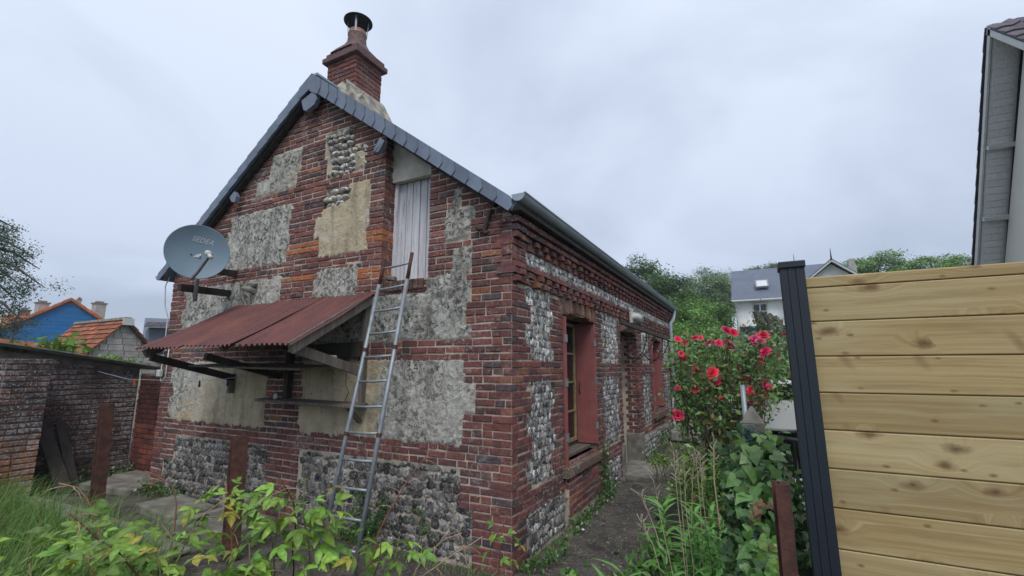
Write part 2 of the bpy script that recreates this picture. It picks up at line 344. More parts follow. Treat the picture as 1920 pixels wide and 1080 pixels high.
M = dict(
    darkmortar=simple('sooty_mortar', (.17, .155, .135), (.08, .075, .065), .95, 6, .9, .7, 80), brick=m_brick(), oldbrick=m_brick('weathered_brick', (.30, .5), .44, .42), mortar=m_mortar(), render=m_render(), flint=m_flint(), pine=m_pine(), path=m_path(), sheet=m_rust_sheet(), glass=m_glass(),
    leaf=m_leaf('leaf', .22), gloss=m_leaf('glossy_leaf', .14, .34, .45), petal=m_leaf('petal', .22, .6, .2), grass=m_leaf('grass_blade', .3, .55, .25),
    slate=simple('slate', (.165, .20, .262), (.12, .147, .195), .5, 6, .8, .25, 50, spec=.45),
    zinc=simple('zinc', (.33, .38, .43), (.26, .305, .35), .5, 5, .8, .12, 40, metal=.0, spec=.5),
    concrete=simple('concrete', (.23, .215, .18), (.115, .11, .095), .92, 7, .9, .7, 70, bdist=.008),
    cement=simple('cement_flashing', (.40, .37, .30), (.17, .165, .145), .92, 9, 1., .8, 60, bdist=.012),
    stone=simple('stone', (.27, .26, .23), (.14, .135, .115), .9, 6, .9, .7, 60, bdist=.01),
    rust=simple('rusty_steel', (.105, .045, .032), (.05, .026, .022), .82, 14, .9, .5, 90, spec=.3),
    iron=simple('old_iron', (.055, .035, .032), (.03, .022, .022), .7, 20, .8, .4, 90),
    galva=simple('galvanised_tube', (.30, .33, .355), (.20, .225, .25), .5, 12, .8, .25, 80, metal=.4, spec=.5),
    redpaint=simple('red_paint', (.29, .105, .10), (.235, .078, .075), .5, 7, .8, .2, 40, spec=.4),
    ochre=simple('ochre_paint', (.33, .25, .135), (.20, .14, .075), .6, 14, .8, .3, 60),
    darkwood=simple('dark_wood', (.05, .042, .036), (.028, .024, .022), .85, 12, .9, .5, 60, stretch=(1, 1, .3)),
    greywood=m_lumber('weathered_paint', (.64, .64, .68), (.47, .47, .50)),
    oldwood=m_lumber('old_timber', (.17, .15, .13), (.085, .075, .065)),
    dish=simple('dish_paint', (.17, .245, .305), (.15, .22, .28), .55, 4, .6, .08, 60, spec=.4),
    letter=simple('dish_letters', (.55, .62, .66), None, .6, 4, .2, 0),
    pale=simple('pale_plastic', (.55, .56, .54), (.44, .45, .43), .5, 8, .5, .05),
    black=simple('black_plastic', (.017, .019, .022), (.012, .013, .015), .5, 12, .5, .1),
    postpaint=simple('anthracite_metal', (.018, .024, .034), (.013, .018, .026), .45, 9, .4, .15, 240, spec=.45, bdist=.001),
    grey=simple('grey_panel', (.30, .31, .34), (.26, .27, .3), .6, 6, .5, .1),
    soil=simple('soil', (.055, .047, .036), (.028, .025, .02), .95, 9, .9, .8, 50, bdist=.03),
    lawn=simple('lawn', (.105, .175, .035), (.07, .125, .028), .95, 6, .9, .9, 60, bdist=.03),
    hill=simple('hill', (.06, .10, .035), (.035, .06, .02), .95, .3, .9, .5, 2),
    bark=simple('bark', (.135, .125, .11), (.065, .06, .052), .92, 9, .9, .8, 30, stretch=(1, 1, .3), bdist=.02),
    stem=simple('stem', (1, 1, 1), (.7, .7, .7), .8, 30, .8, .3, 120),
    white=simple('white_render', (.76, .77, .77), (.64, .65, .65), .85, 1.2, .8, .2, 30),
    cream=simple('cream_render', (.66, .645, .57), (.58, .57, .505), .9, .8, .6, .1, 40),
    farslate=simple('far_slate', (.125, .145, .195), (.10, .115, .155), .55, 1.5, .8, .3, 10),
    tile=m_tiles('red_tile', (.36, .125, .06), (.20, .075, .045)), orange=m_tiles('orange_tile', (.50, .155, .055), (.40, .115, .045)),
    darktile=m_tiles('dark_tile', (.14, .125, .14), (.085, .078, .09)),
    blue=simple('blue_boards', (.002, .135, .36), (.002, .105, .29), .6, 4, .6, .1, 30), bluedoor=simple('blue_door', (.012, .055, .36), None, .5, 4, .3, 0),
    block=simple('concrete_block', (.40, .385, .345), (.29, .28, .255), .92, 5, .9, .5, 40),
    felt=simple('roof_felt', (.06, .058, .052), (.11, .105, .075), .9, 6, .8, .5, 40),
    redblock=simple('hollow_brick', (.195, .058, .042), (.095, .035, .03), .88, 5, .9, .5, 60),
    car=simple('white_car_paint', (.74, .75, .76), None, .25, 3, .1, 0, spec=.6),
    terracotta=simple('terracotta', (.34, .155, .085), (.25, .11, .065), .85, 8, .8, .3, 60),
    wire=simple('green_wire', (.05, .13, .15), None, .5, 3, .1, 0), twine=simple('pale_cord', (.35, .42, .55), None, .7, 3, .1, 0),
    lintelc=simple('lintel_concrete', (.56, .53, .47), (.36, .34, .30), .92, 5, .9, .4, 50),
    soffit=m_lumber('soffit_boards', (.74, .74, .735), (.62, .62, .615)),
)
# ------------------------------------------------------------------ masonry kit
C_H = .07
def chamfer_block(L, H, D=.05, seed=0):
    rr = random.Random(seed); j = lambda a: rr.uniform(-a, a); e = .006
    mb = MB(); l, h = L/2, H/2
    back = [(-l, -D, -h), (l, -D, -h), (l, -D, h), (-l, -D, h)]
    mid = [(-l+j(.003), -e-.002, -h+j(.003)), (l+j(.003), -e-.002, -h+j(.003)), (l+j(.003), -e-.002, h+j(.003)), (-l+j(.003), -e-.002, h+j(.003))]
    fr = [(x*(1-e/l)+j(.003), j(.003), z*(1-e/h)+j(.002)) for x, _, z in mid]
    fs = [(8, 11, 10, 9)]
    for a, b in ((0, 4), (4, 8)):
        fs += [(a+i, b+i, b+(i+1) % 4, a+(i+1) % 4) for i in range(4)]
    mb.add(back+mid+fr, fs); return mb
def pebble(seed, kind=0):
    import bmesh
    bm = bmesh.new(); bmesh.ops.create_icosphere(bm, subdivisions=2, radius=.5)
    rr = random.Random(seed); o = Vector((rr.uniform(0, 90), rr.uniform(0, 90), rr.uniform(0, 90)))
    bmesh.ops.delete(bm, geom=[v for v in bm.verts if v.co.y < -.18], context='VERTS')
    vs = []
    for v in bm.verts:
        c = v.co.copy()
        if kind == 0:      # split flint: squarish outline, flattened broken face
            ex = 2.8; r = (abs(c.x*2)**ex+abs(c.z*2)**ex+abs(c.y*2)**2)**(1/ex)
            c = c/max(r, .3)
            if c.y > .22: c.y = .22+(c.y-.22)*.45
        c *= 1+.22*mn.noise(c*2.4+o)+.1*mn.noise(c*5+o)
        vs.append((c.x, c.y, c.z))
    bm.verts.index_update(); fs = [tuple(v.index for v in f.verts) for f in bm.faces]; bm.free()
    return vs, fs
BRK = {}
for cls, L in (('s', .212), ('h', .103), ('t', .155)):
    BRK[cls] = []
    for s in range(5):
        mb = chamfer_block(L, .06, .05, s*7+len(cls)+int(L*1000)); BRK[cls].append((mb, L, mb.mesh('brick_'+cls, M['brick'])))
DEEP = [chamfer_block(.212, .06, .2, 99+s) for s in range(3)]; DEEPM = [d.mesh('brick_deep', M['brick']) for d in DEEP]
PEB = {k: [pebble(s+k*50, k) for s in range(8)] for k in (0, 1)}
def peb_mesh(vf):
    me = bpy.data.meshes.new('flint'); me.from_pydata(vf[0], [], vf[1]); fin(me, M['flint'], None, None, True); return me
PEBM = {k: [peb_mesh(p) for p in PEB[k]] for k in PEB}
def brick_col(rr, zone=None):
    if zone == 'o': q = rr.uniform(.85, 1.15); return (.36*q, .125*q, .05*q)
    t = rr.random(); q = rr.uniform(.75, 1.2)
    if t < .50: c = (.163, .063, .057)
    elif t < .74: c = (.121, .054, .054)
    elif t < .87: c = (.197, .074, .058)
    elif t < .945: c = (.082, .056, .061)
    elif t < .96: c = (.25, .105, .06)
    else: c = (.155, .095, .08)
    return tuple(v*q for v in c)
PIECES = []        # (kind, template index, location, rotation about z, scale, tilt, colour, parent)
RZ = {'g': math.pi, 'l': -math.pi/2}
def wpos(wall, u, out, z, off=0.):
    return Vector((u, off-out, z)) if wall == 'g' else Vector((off+out, u, z))
def add_brick(wall, u0, u1, z, out, parent, rr, zone=None, off=0., D=None, H=.0575):
    L = u1-u0-rr.uniform(.006, .013)
    if L < .03: return
    cls = 's' if L > .18 else ('t' if L > .128 else 'h'); i = rr.randrange(5)
    Tl = BRK[cls][i][1] if D is None else .212
    PIECES.append(('brick' if D is None else 'deep', (cls, i) if D is None else i % 3, wpos(wall, (u0+u1)/2, out+rr.uniform(-.004, .007), z+C_H/2+rr.uniform(-.003, .003), off),
                   RZ[wall], (L/Tl, 1 if D is None else D/.2, H/.06*rr.uniform(.95, 1.05)), rr.uniform(-.02, .02), brick_col(rr, zone), parent))
def lay_course(wall, cls, k, u0, u1, parent, rr, out=.007, off=0., ends=None, z=None):
    z0 = k*C_H if z is None else z; zc = z0+C_H/2; du = .02
    runs = []; u = u0+du/2
    while u < u1:
        c = cls(u, zc)
        if c in 'bo':
            if runs and runs[-1][2] == c and abs(runs[-1][1]-(u-du/2)) < 1e-6: runs[-1][1] = u+du/2
            else: runs.append([u-du/2, u+du/2, c])
        u += du
    for a, b, c in runs:
        u = a; hd = (k % 2 == 0)
        while u < b-.025:
            L = .222 if (rr.random() < (.72 if hd else .55)) else .112
            L *= rr.uniform(.95, 1.05)
            if b-(u+L) < .06: L = b-u
            if L > .27: L = L/2
            deep = None
            if abs(u+L-b) < .001 and ends and any(abs(b-e) < .03 for e in ends): deep = .105 if k % 2 else .2
            if abs(u-a) < .001 and ends and any(abs(a-e) < .03 for e in ends): deep = .105 if k % 2 else .2
            add_brick(wall, u, min(u+L, b), z0, out, parent, rr, c, off, deep)
            u += L
def flint_field(wall, cls, code, u0, u1, z0, z1, parent, rr, w=.075, h=.085, kind=0, tone=(1, 1, 1), out=0., off=0., dep=.045):
    z = z0
    while z < z1-.02:
        hh = min(h*rr.uniform(.85, 1.15), z1-z); u = u0+rr.uniform(-.03, 0)
        while u < u1:
            ww = w*rr.choice((rr.uniform(.55, .9), rr.uniform(.8, 1.2), rr.uniform(1.1, 1.75))); uc = u+ww/2; zc = z+hh/2
            if cls(uc, zc) in code and (cls(u+.01, zc) in code or rr.random() < .5):
                q = rr.choice((.35, .6, .85, 1., 1.25, 1.8)) if kind == 0 else rr.uniform(.8, 1.25)
                wm_ = rr.uniform(.95, 1.06)
                PIECES.append(('flint', (kind, rr.randrange(8)), wpos(wall, uc, out, zc+rr.uniform(-.014, .014), off), RZ[wall],
                               (ww*rr.uniform(.98, 1.16), dep*rr.uniform(.6, 1.2), hh*rr.uniform(.82, 1.12)), rr.uniform(-.3, .3), (tone[0]*q*wm_, tone[1]*q, tone[2]*q/wm_), parent))
            u += ww
        z += hh
def piece_matrix(p):
    _, _, loc, rz, s, tilt, col, par = p
    return Matrix.Rotation(rz, 3, 'Z') @ Matrix.Rotation(tilt, 3, 'Y') @ Matrix.Diagonal(s)
def in_view(q):
    d = q-CAM; z = d.dot(_F)
    if z < .1: return None
    x = 960+860*d.dot(_Rt)/z; y = 540-860*d.dot(_U)/z
    return (x, y, z) if -5 < x < 1925 and -5 < y < 1085 else None
def score(p):
    v = in_view(p[2])
    if v is None: return 0
    nrm = Vector((0, -1, 0)) if p[3] == math.pi else Vector((1, 0, 0))
    d = CAM-p[2]; D = d.length; c = max(d.normalized().dot(nrm), 0)
    L = p[4][0]*(.2 if p[0] != 'flint' else 1); H = p[4][2]*(.06 if p[0] != 'flint' else 1)
    if p[3] == math.pi and -4.3 < p[2].x < -1.8 and 1.55 < p[2].z < 2.5: return 0       # under the lean-to
    if p[2].z < .12: return 0
    return L*H*c/(D*D)
def flush_pieces(limit=300, bmat='brick', sc=True):
    for knd, kinds, nm in (('brick', ('brick', 'deep'), 'brick'), ('flint', ('flint',), 'flint')):
        ps = sorted([p for p in PIECES if p[0] in kinds], key=lambda p: -score(p))
        rest = {}
        for i, p in enumerate(ps):
            Mx = piece_matrix(p)
            if i < limit and score(p) > 0 and p[0] != 'none':
                me = BRK[p[1][0]][p[1][1]][2] if p[0] == 'brick' else (DEEPM[p[1]] if p[0] == 'deep' else PEBM[p[1][0]][p[1][1]])
                o = put(me, nm, p[2], Mx, p[7], p[6])
                if bmat != 'brick': o.material_slots[0].link = 'OBJECT'; o.material_slots[0].material = M[bmat]
            else: rest.setdefault(p[7], []).append((p, Mx))
        for par, lst in rest.items():
            mb = MB()
            for p, Mx in lst:
                if p[0] == 'flint': vs, fs = PEB[p[1][0]][p[1][1]]
                else:
                    src = BRK[p[1][0]][p[1][1]][0] if p[0] == 'brick' else DEEP[p[1]]; vs, fs = src.v, src.f
                L = p[2]; mb.add([Mx @ Vector(q)+L for q in vs], fs, p[6])
            o = mb.build('brickwork' if nm == 'brick' else 'flintwork', M[bmat if nm == 'brick' else nm], par, smooth=(nm == 'flint'))
            o['kind'] = 'stuff'
    PIECES.clear()
def wall_face(name, wall, u0, u1, ztop, du, cls, look, parent, z0=-.15):
    nu = int((u1-u0)/du)+1; nz_ = int((ztop-z0)/du)+1
    code = [[None]*nu for _ in range(nz_)]; V = []; Cc = []; idx = -np.ones((nz_, nu), dtype=int)
    for j in range(nz_):
        for i in range(nu):
            u = u0+i*du; z = z0+j*du; n1 = mn.noise((u*9, z*9, 3.)); n2 = mn.noise((u*23, z*23, 7.))
            wb = .045*n1+.026*n2+.014*mn.noise((u*55, z*55, 4.))
            c = cls(u, z)
            if c in 'bofnra':
                c2 = cls(u+wb, z+wb*.7)
                if c2 != 'x' and not (c in 'n' or c2 in 'n'): c = c2
            code[j][i] = c
            if c == 'x': continue
            n3 = mn.noise((u*60, z*60, 1.))
            if c == 'r': h = .013+.006*n1+.006*n2+.004*n3
            elif c == 'n': h = -.045+.01*n2
            elif c == 'f': h = -.006+.008*n2+.003*n3
            else: h = -.001+.003*n2+.003*n3
            idx[j, i] = len(V); V.append(wpos(wall, u, h, z)); Cc.append(look(u, z))
    F = []; mi = []
    for j in range(nz_-1):
        for i in range(nu-1):
            a, b, c, d = idx[j, i], idx[j, i+1], idx[j+1, i+1], idx[j+1, i]
            if min(a, b, c, d) < 0: continue
            F.append((a, b, c, d) if wall == 'g' else (a, b, c, d)); mi.append(1 if code[j][i] == 'r' else 0)
    return bulk(name, V, F, [M['mortar'], M['render']], Cc, parent, True, mi)
# ------------------------------------------------------------------ ground
def gz(x, y): return .035*mn.noise((x*.8, y*.8, 0))+.012*mn.noise((x*4, y*4, 5))
def ground_sheet(name, x0, x1, y0, y1, step, mat, dz=0., fn=gz, kind='structure', keep=None):
    xs = np.arange(x0, x1+step/2, step); ys = np.arange(y0, y1+step/2, step)
    V = [(x, y, dz+fn(x, y)) for y in ys for x in xs]; n = len(xs)
    F = [(j*n+i, j*n+i+1, (j+1)*n+i+1, (j+1)*n+i) for j in range(len(ys)-1) for i in range(n-1)
         if keep is None or keep((xs[i]+xs[i+1])/2, (ys[j]+ys[j+1])/2)]
    o = bulk(name, V, F, mat, smooth=True); o['kind'] = kind; return o
g = MB(); g.add([(-300, -60, -.35), (300, -60, -.35), (300, 350, -.35), (-300, 350, -.35)], [(0, 1, 2, 3)])
g.build('ground', M['hill'])['kind'] = 'structure'
ground_sheet('yard_ground', -14, 9, -7, 15, .14, M['path'], -.04)
def bed(x, y): return x > .95+.12*math.sin(y*2.1)+max(0, (y-4))*.05 and x < 8.5
ground_sheet('garden_soil', .8, 8.9, -6, 8, .1, M['soil'], .0, lambda x, y: gz(x, y)+.03+.03*mn.noise((x*5, y*5, 2)), keep=bed)
ground_sheet('lawn', 1.3, 30, 8, 24, .3, M['lawn'], .02, lambda x, y: gz(x, y)+.02)
# far rise behind the houses
V = []; F = []; nn = 60
for j in range(20):
    for i in range(nn):
        x = -140+i*6.; y = 34+j*8.; z = max(0, (y-40))*.10*(.6+.4*math.sin(x*.02+1.3))*(1 if x > -30 else max(0, 1+(x+30)/60)); V.append((x, y, z-.3+.6*mn.noise((x*.05, y*.05, 0))))
for j in range(19):
    for i in range(nn-1): F.append((j*nn+i, j*nn+i+1, (j+1)*nn+i+1, (j+1)*nn+i))
bulk('hillside', V, F, M['hill'], smooth=True)['kind'] = 'structure'
kb = MB()
pk = [onZ(40, 938, .0), onZ(125, 960, .0), onZ(215, 990, .0), onZ(330, 1040, .0)]
for a, b in zip(pk[:-1], pk[1:]): kb.beam(a, b, .26, .05)
kb.build('kerb_strip', M['stone'], bevel=.015)['kind'] = 'structure'
kb = MB()
rr = random.Random(5)
for (x, y, w, d, rz, hgt) in ((-3.3, -.42, .9, .6, .05, .06), (-4.4, -.35, .9, .5, -.06, .05), (-6.3, -.1, 1.0, .5, .2, .05), (-6.5, .25, .9, .4, .1, .07)):
    kb.box((x, y, hgt/2-.03), (w, d, hgt+.06), (0.02*rr.uniform(-1, 1), .03*rr.uniform(-1, 1), rz))
kb.build('paving', M['concrete'], bevel=.02)['kind'] = 'structure'
# ------------------------------------------------------------------ the cottage
HW, HL, RX, RZD, SL = 5.8, 9.25, -2.85, 5.30, .755
house = thing('brick_house', 'old brick and flint cottage with patchy render and slate edged gable', 'house', (-2.9, 4.6, 0))
def q3(z): return (int(z/C_H+.01)//3) % 2
def gtop(x): return RZD-SL*abs(x-RX)
def gcls(x, z):
    if x < -HW-.012 or x > .012 or z > gtop(x): return 'x'
    q = q3(z)
    if -1.63 < x < -.98 and z > 2.60: return 'x'
    if z < .75:
        if -3.32+.04*q < x < -2.72: return 'b'
        if x < (-5.27 if z > .45 else (-5.50 if q else -5.38)) or x > (-.54 if z > .45 else -.40): return 'b'
        return 'f'
    if z < .96: return 'b'
    if z < 1.76:
        if x < -5.46-.08*q or -3.40 < x < -2.74-.04*q: return 'b'
        if x > (-.52 if (z > 1.52 or z < 1.26) else -.39): return 'b'
        return 'r'
    if z < 1.96: return 'b'
    if x > -.98:
        if z < 2.60: return 'b' if (x > -.51+.06*q) else 'r'
        if z < 2.87: return 'r' if -.67 < x < -.45 else 'b'
        if z < 2.96: return 'b'
        if z < 3.28: return 'r' if -.77 < x < -.46+.04*q else 'b'
        return 'r' if (-.665 < x < -.59 and z < 3.52) else 'b'
    if x > -1.63 and z < 2.6: return 'b' if z > 2.44 else 'r'
    if z < 2.83:
        if x < -5.40-.08*q or -3.31 < x < -2.68+.05*q: return 'o' if (2.73 < z and x > -3.4) else 'b'
        if x > -1.99 and z > 2.44: return 'o' if 2.64 < z < 2.77 else 'b'
        return 'r'
    if z < 2.99: return 'b'
    if z < 3.78:
        if max(-4.56+.08*q, -2.85-(RZD-z)/SL+.32) < x < -3.24+.03*q: return 'r'
        if -3.31 < x < -2.64 and 3.11 < z < 3.25: return 'o'
        lb = -2.64 if z < 3.11 else (-2.66 if z < 3.26 else (-2.74 if z < 3.5 else -2.61))
        if lb < x < (-1.85 if z > 3.26 or z < 3.11 else -1.88):
            return 'n' if (z > 3.61+.10*max(0, (x+2.55)) and x < -2.2+.3*(z-3.6)) else 'r'
        if x > -1.9 and 3.11 < z < 3.25: return 'o'
        return 'b'
    if z < 4.0: return 'r' if (-2.2 < x < -1.86 and z < 3.84) else ('n' if -2.58 < x < -2.2 and z < 3.85 else 'b')
    if z < 4.52:
        if (-4.02 if z < 4.22 else -3.72)+.04*q < x < (-3.17 if z < 4.22 else -3.10): return 'r'
    if 4.02 < z < 4.30 and -2.60 < x < -1.96: return 'r' if (x > -2.12 and z < 4.24) else 'n'
    if 4.30 <= z < 4.60 and -2.67 < x < -2.16: return 'n'
    return 'b'
def glook(x, z):
    n = .25*mn.noise((x*2.2, z*2.2, 9))
    li = 1.; ag = .25
    if z < 1.8:
        li = min(1, max(0, (x+1.75)*2.2)) if x > -3 else max(0, min(1, (-4.55-x)*1.1+(z-1.35)*.9)); ag = .35 if x > -1.7 else .12
    elif z < 2.62 and x > -1.65: li = 1.; ag = .62
    elif x > -1: ag = .55; li = .9
    elif z < 2.85: li = .85 if x > -2.8 else 1.; ag = .3
    elif z < 3.9 and x > -2.8: li = .05+max(0, (x+2.05)*2.2)*(1 if z < 3.4 else .5); ag = .08
    elif z > 4 and x < -3: li = .9-max(0, (x+3.45)*1.6)*(z < 4.3); ag = .35
    elif z > 4: li = .2; ag = .1
    return (max(0, min(1, li+n)), max(0, min(1, ag+n)), 0)
gw = wall_face('gable_wall', 'g', -HW-.01, .012, 5.31, .016, gcls, glook, house)
OPEN = ((1.25, 2.50, .62, 2.27), (3.88, 5.05, -.2, 2.26), (6.40, 7.65, .74, 2.24))
def arch(y, a, b, top): return top+.055*(1-((2*y-a-b)/(b-a))**2)
def lcls(y, z):
    if y < -.012 or y > HL or z > 3.14: return 'x'
    q = q3(z)
    for a, b, z0, z1 in OPEN:
        if a < y < b:
            t = arch(y, a, b, z1)
            if z0 < z < t: return 'x'
            if t <= z < t+.235 and z > 1.9: return 'a'
        elif a-.06 < y < b+.06 and z1+.06 < z < z1+.24: return 'a'
    if z > 2.48: return 'f' if 2.69 < z < 2.83 and y > .27 else 'a'
    if 1.57 < z < 1.74: return 'b'
    def col():
        if (.28 if q else .40) < y < (.88 if q else .98): return 'f'
        if 2.80+.06*q < y < 3.66+.05*q or 5.50-.05*q < y < 6.16 or 7.92 < y < 8.68: return 'f'
        return 'b'
    if z > .58: return col()
    if z > .36: return 'b' if y < 3.9 or z > .45 else ('f' if y > 5.25 else 'b')
    if y < .28: return 'b'
    if 1.24 < y < 2.62: return 'a'
    if 3.6 < y < 3.88 or y > 9.0 or 5.05 < y < 5.25: return 'b'
    return 'f'
lw = wall_face('front_wall', 'l', -.012, HL, 3.14, .025, lcls, lambda u, z: (1, .3, 0), house)
rr = random.Random(3)
for k in range(-1, int(5.3/C_H)):
    zt = k*C_H+C_H; 
    if k % 2: lay_course('g', gcls, k, -HW-.006, .010, gw, rr, ends=[.01, -1.63, -HW])
    else: lay_course('g', gcls, k, -HW-.006, -.108, gw, rr, ends=[-1.63, -HW])
for k in range(-1, 36):
    s0 = .108 if k % 2 else -.008
    lay_course('l', lcls, k, s0, HL, lw, rr, ends=[] if k % 2 else [-.008, 3.88, 5.05])
for (zr, out, dent, ph) in ((2.48, .05, 1, 0), (2.55, .055, 1, .11), (2.62, .04, 0, 0), (2.83, .03, 1, .11), (2.90, .055, 1, 0), (2.97, .06, 0, 0), (3.04, .085, 0, .1)):
    y = -.008-ph*.3
    n = 0
    while y < HL:
        if dent:
            L = .112; o = out if (n+(ph > 0)) % 2 == 0 or y < .15 else .004
            if o > .01: o += rr.uniform(-.012, .008)
        else: L = .222*rr.uniform(.96, 1.04); o = out
        y1 = min(y+L, HL)
        add_brick('l', max(y, -.008-(o if y < 0 else 0)*.5), y1, zr, o, lw, rr, None, 0., .2 if (y < .12 or o > .02) else None)
        y += L; n += 1
for zr in (2.69, 2.76):
    add_brick('l', -.008, .2 if zr > 2.7 else .1, zr, .008, lw, rr, None, 0., .12); add_brick('l', .2 if zr > 2.7 else .1, .29, zr, .008, lw, rr)
# arches of bricks on edge
for wi, (a, b, z0, z1) in enumerate(OPEN):
    n = int((b-a+.08)/.068)
    for i in range(n):
        y = a-.04+(i+.5)*(b-a+.08)/n; yc = (a+b)/2; ang = -(y-yc)*.16
        zc = arch(min(max(y, a), b), a, b, z1)+.118
        c = brick_col(rr); c = tuple(v*1.5 for v in c) if rr.random() < .6 else c
        PIECES.append(('deep', i % 3, Vector((.012+rr.uniform(-.003, .004), y, zc)), RZ['l'], (.054/.212, 1., .215/.06), -ang, (c[0], c[1]*1.3, c[2]), lw))
# brick panel and sill under the first window, sill under the far one
for q_ in ((-.02, .048, 1.25, 2.61, -.1, .50), (-.3, .05, 1.25, 2.6, .50, .52), (-.3, .05, 6.4, 7.75, .60, .70)):
    pm = MB(); pm.bbox(*q_); pm.build('sill_core', M['mortar'], house)
for k in range(1, 7):
    lay_course('l', lambda y, z: 'b', k, 1.245, 2.615, lw, rr, out=.058, z=k*C_H+.015)
for (y0, y1, zb) in ((1.2, 2.62, .515), (6.35, 7.78, .655)):
    y = y0
    while y < y1:
        c = (.15*rr.uniform(.8, 1.2), .10*rr.uniform(.85, 1.1), .075)
        PIECES.append(('deep', rr.randrange(3), Vector((.085, y, zb+.035)), RZ['l'], (.056/.212, 1.6, .105/.06), 0, c, lw)); y += .068
flint_field('g', gcls, 'f', -5.6, -.38, -.02, .75, gw, rr, .076, .082, 0, (.92, .90, .88), dep=.026)
flint_field('l', lcls, 'f', .25, 9.0, .0, .37, lw, rr, .072, .085, 0, (1.7, 1.7, 1.7), dep=.026)
flint_field('l', lcls, 'f', .25, 9.0, .58, 1.57, lw, rr, .052, .08, 0, (1.8, 1.8, 1.77), dep=.014)
flint_field('l', lcls, 'f', .25, 9.0, 1.74, 2.48, lw, rr, .05, .08, 0, (2.35, 2.35, 2.3), dep=.012)
flint_field('l', lcls, 'f', .25, 9.2, 2.70, 2.82, lw, rr, .05, .06, 0, (2.3, 2.3, 2.25), dep=.012)
flint_field('g', gcls, 'n', -2.72, -1.94, 3.60, 4.62, gw, rr, .092, .082, 1, (2.3, 2.25, 2.1), out=-.02, dep=.12)
for i in range(26):        # pebbles showing through the worn cream render
    x, z = rr.uniform(-2.2, -1.93), rr.uniform(4.03, 4.3)
    PIECES.append(('flint', (1, rr.randrange(8)), Vector((x, -.004, z)), math.pi, (.045, .03, .04), 0, (2.2, 2.1, 1.9), gw))
# reveals
RVL = [(-1.9, -1.64, .02, .24, 2.55, 4.3), (-.97, -.9, .02, .24, 2.55, 3.72), (-1.64, -.97, -.0, .24, 2.5, 2.598)]
for a, b, z0, z1 in OPEN:
    RVL += [(-.42, -.02, a-.25, a-.002, z0-.1, z1+.02), (-.42, -.02, b+.012, b+.3, z0-.1, z1+.02), (-.42, -.02, a-.1, b+.1, z1+.06, z1+.2)]
RVL += [(-.42, -.02, 1.25, 2.5, .3, .62), (-.42, -.02, 6.4, 7.65, .3, .72)]
for q_ in RVL:
    rv = MB(); rv.bbox(*q_); rv.build('reveal', M['mortar'], house)
for k in range(37, 58):
    s0 = .112 if k % 2 else .205
    if s0 < .2: lay_course('l', lambda y, z: 'o' if (2.64 < z < 2.77 or 3.1 < z < 3.25) else 'b', k, s0, .225, gw, rr, off=-1.64)
for k in range(7, 32):
    s0 = -.112 if k % 2 else -.2
    lay_course('g', lambda x, z: 'b', k, -.24, s0+.001, lw, rr, off=5.062) if k % 2 else None
    add_brick('g', -.108 if k % 2 else -.2, -.004, k*C_H, .004, lw, rr, None, 5.062)
for q_ in ((5.035, 5.30), (3.70, 3.89)):
    cb = MB(); cb.bbox(-.24, .03, *q_, -.1, .50); cb.build('jamb_base', M['concrete'], house, bevel=.015)
# body of the house behind the faces, roof
bd = MB()
bd.bbox(-HW, -HW+.2, .02, HL-.02, -.1, 3.0); bd.bbox(-HW, -.02, HL-.2, HL, -.1, 3.1)
bd.prism([(-HW, HL-.2, 3.0), (-.02, HL-.2, 3.1), (RX, HL-.2, 5.25)], (0, .2, 0)); bd.bbox(-HW+.2, -.42, .3, HL-.2, -.02, .0)
bd.build('back_wall', M['mortar'], house)
rf = MB(); OV = .13
for s in (-1, 1):
    xe = RX+s*(2.90 if s > 0 else 3.08); ze = gtop(xe)
    n = Vector((s*SL, 0, 1)).normalized()*.10
    a, b = Vector((RX, -OV+.02, RZD+.012)), Vector((xe, -OV+.02, ze+.012))
    rf.prism([a, b, b+n, a+Vector((0, 0, .125))], (0, HL+2*OV, 0))
roof = rf.build('roof', M['slate'], house)
# slates hung along both verges
def verge(s, n, x_end):
    span = abs(x_end-RX)
    for i in range(n):
        t0, t1 = i/n, (i+1)/n
        def P(t, dn, dy): 
            x = RX+s*span*t; return Vector((x, -OV-.012-dy, RZD+.145-SL*abs(x-RX)-dn))
        wlo = (.25-.09*t0) if s > 0 else (.19-.04*t0)
        d0, d1 = .0, wlo*.93
        ov = .34/n
        k1 = t1+ov*.6
        pts = [P(t0, d0, .004), P(t1+ov*.25, d0, .016), P(k1, d1*.52, .016), P(t1-ov*.2, d1, .016), P(t0-ov*.4, d1, .004)]
        m_ = MB(); q = random.Random(i*3+s).uniform(.85, 1.12)
        m_.prism(pts, (0, .006, 0), (q, q, q*1.02)); m_.build('slate', M['slate'], roof, loc=tuple(P((t0+t1)/2, .1, 0)))
verge(1, 18, .05); verge(-1, 16, -5.95)
rb = MB(); rb.beam((RX, -OV+.01, RZD+.135), (RX, HL+.1, RZD+.135), .14, .03); rb.build('ridge_cap', M['zinc'], roof)
# purlin ends cased in slate below the verge
for (x, z, w, h) in ((-2.86, 5.05, .26, .2), (-1.63, 4.14, .09, .19), (-4.28, 4.0, .12, .15)):
    s = 1 if x > RX else -1; ang = -math.atan(SL)*s if x > -2.8 else (math.atan(SL) if x < -3 else .35)
    m_ = MB(); c, sn = math.cos(ang), math.sin(ang)
    poly = [(-w/2, h/2), (w/2, h/2), (w/2, -h/2+.05), (w/2-.06, -h/2), (-w/2+.04, -h/2), (-w/2, -h/2+.05)]
    m_.prism([(x+px*c-pz*sn, -OV-.012, z+px*sn+pz*c) for px, pz in poly], (0, .06, 0)); m_.build('purlin_end', M['slate'], roof, bevel=.004)
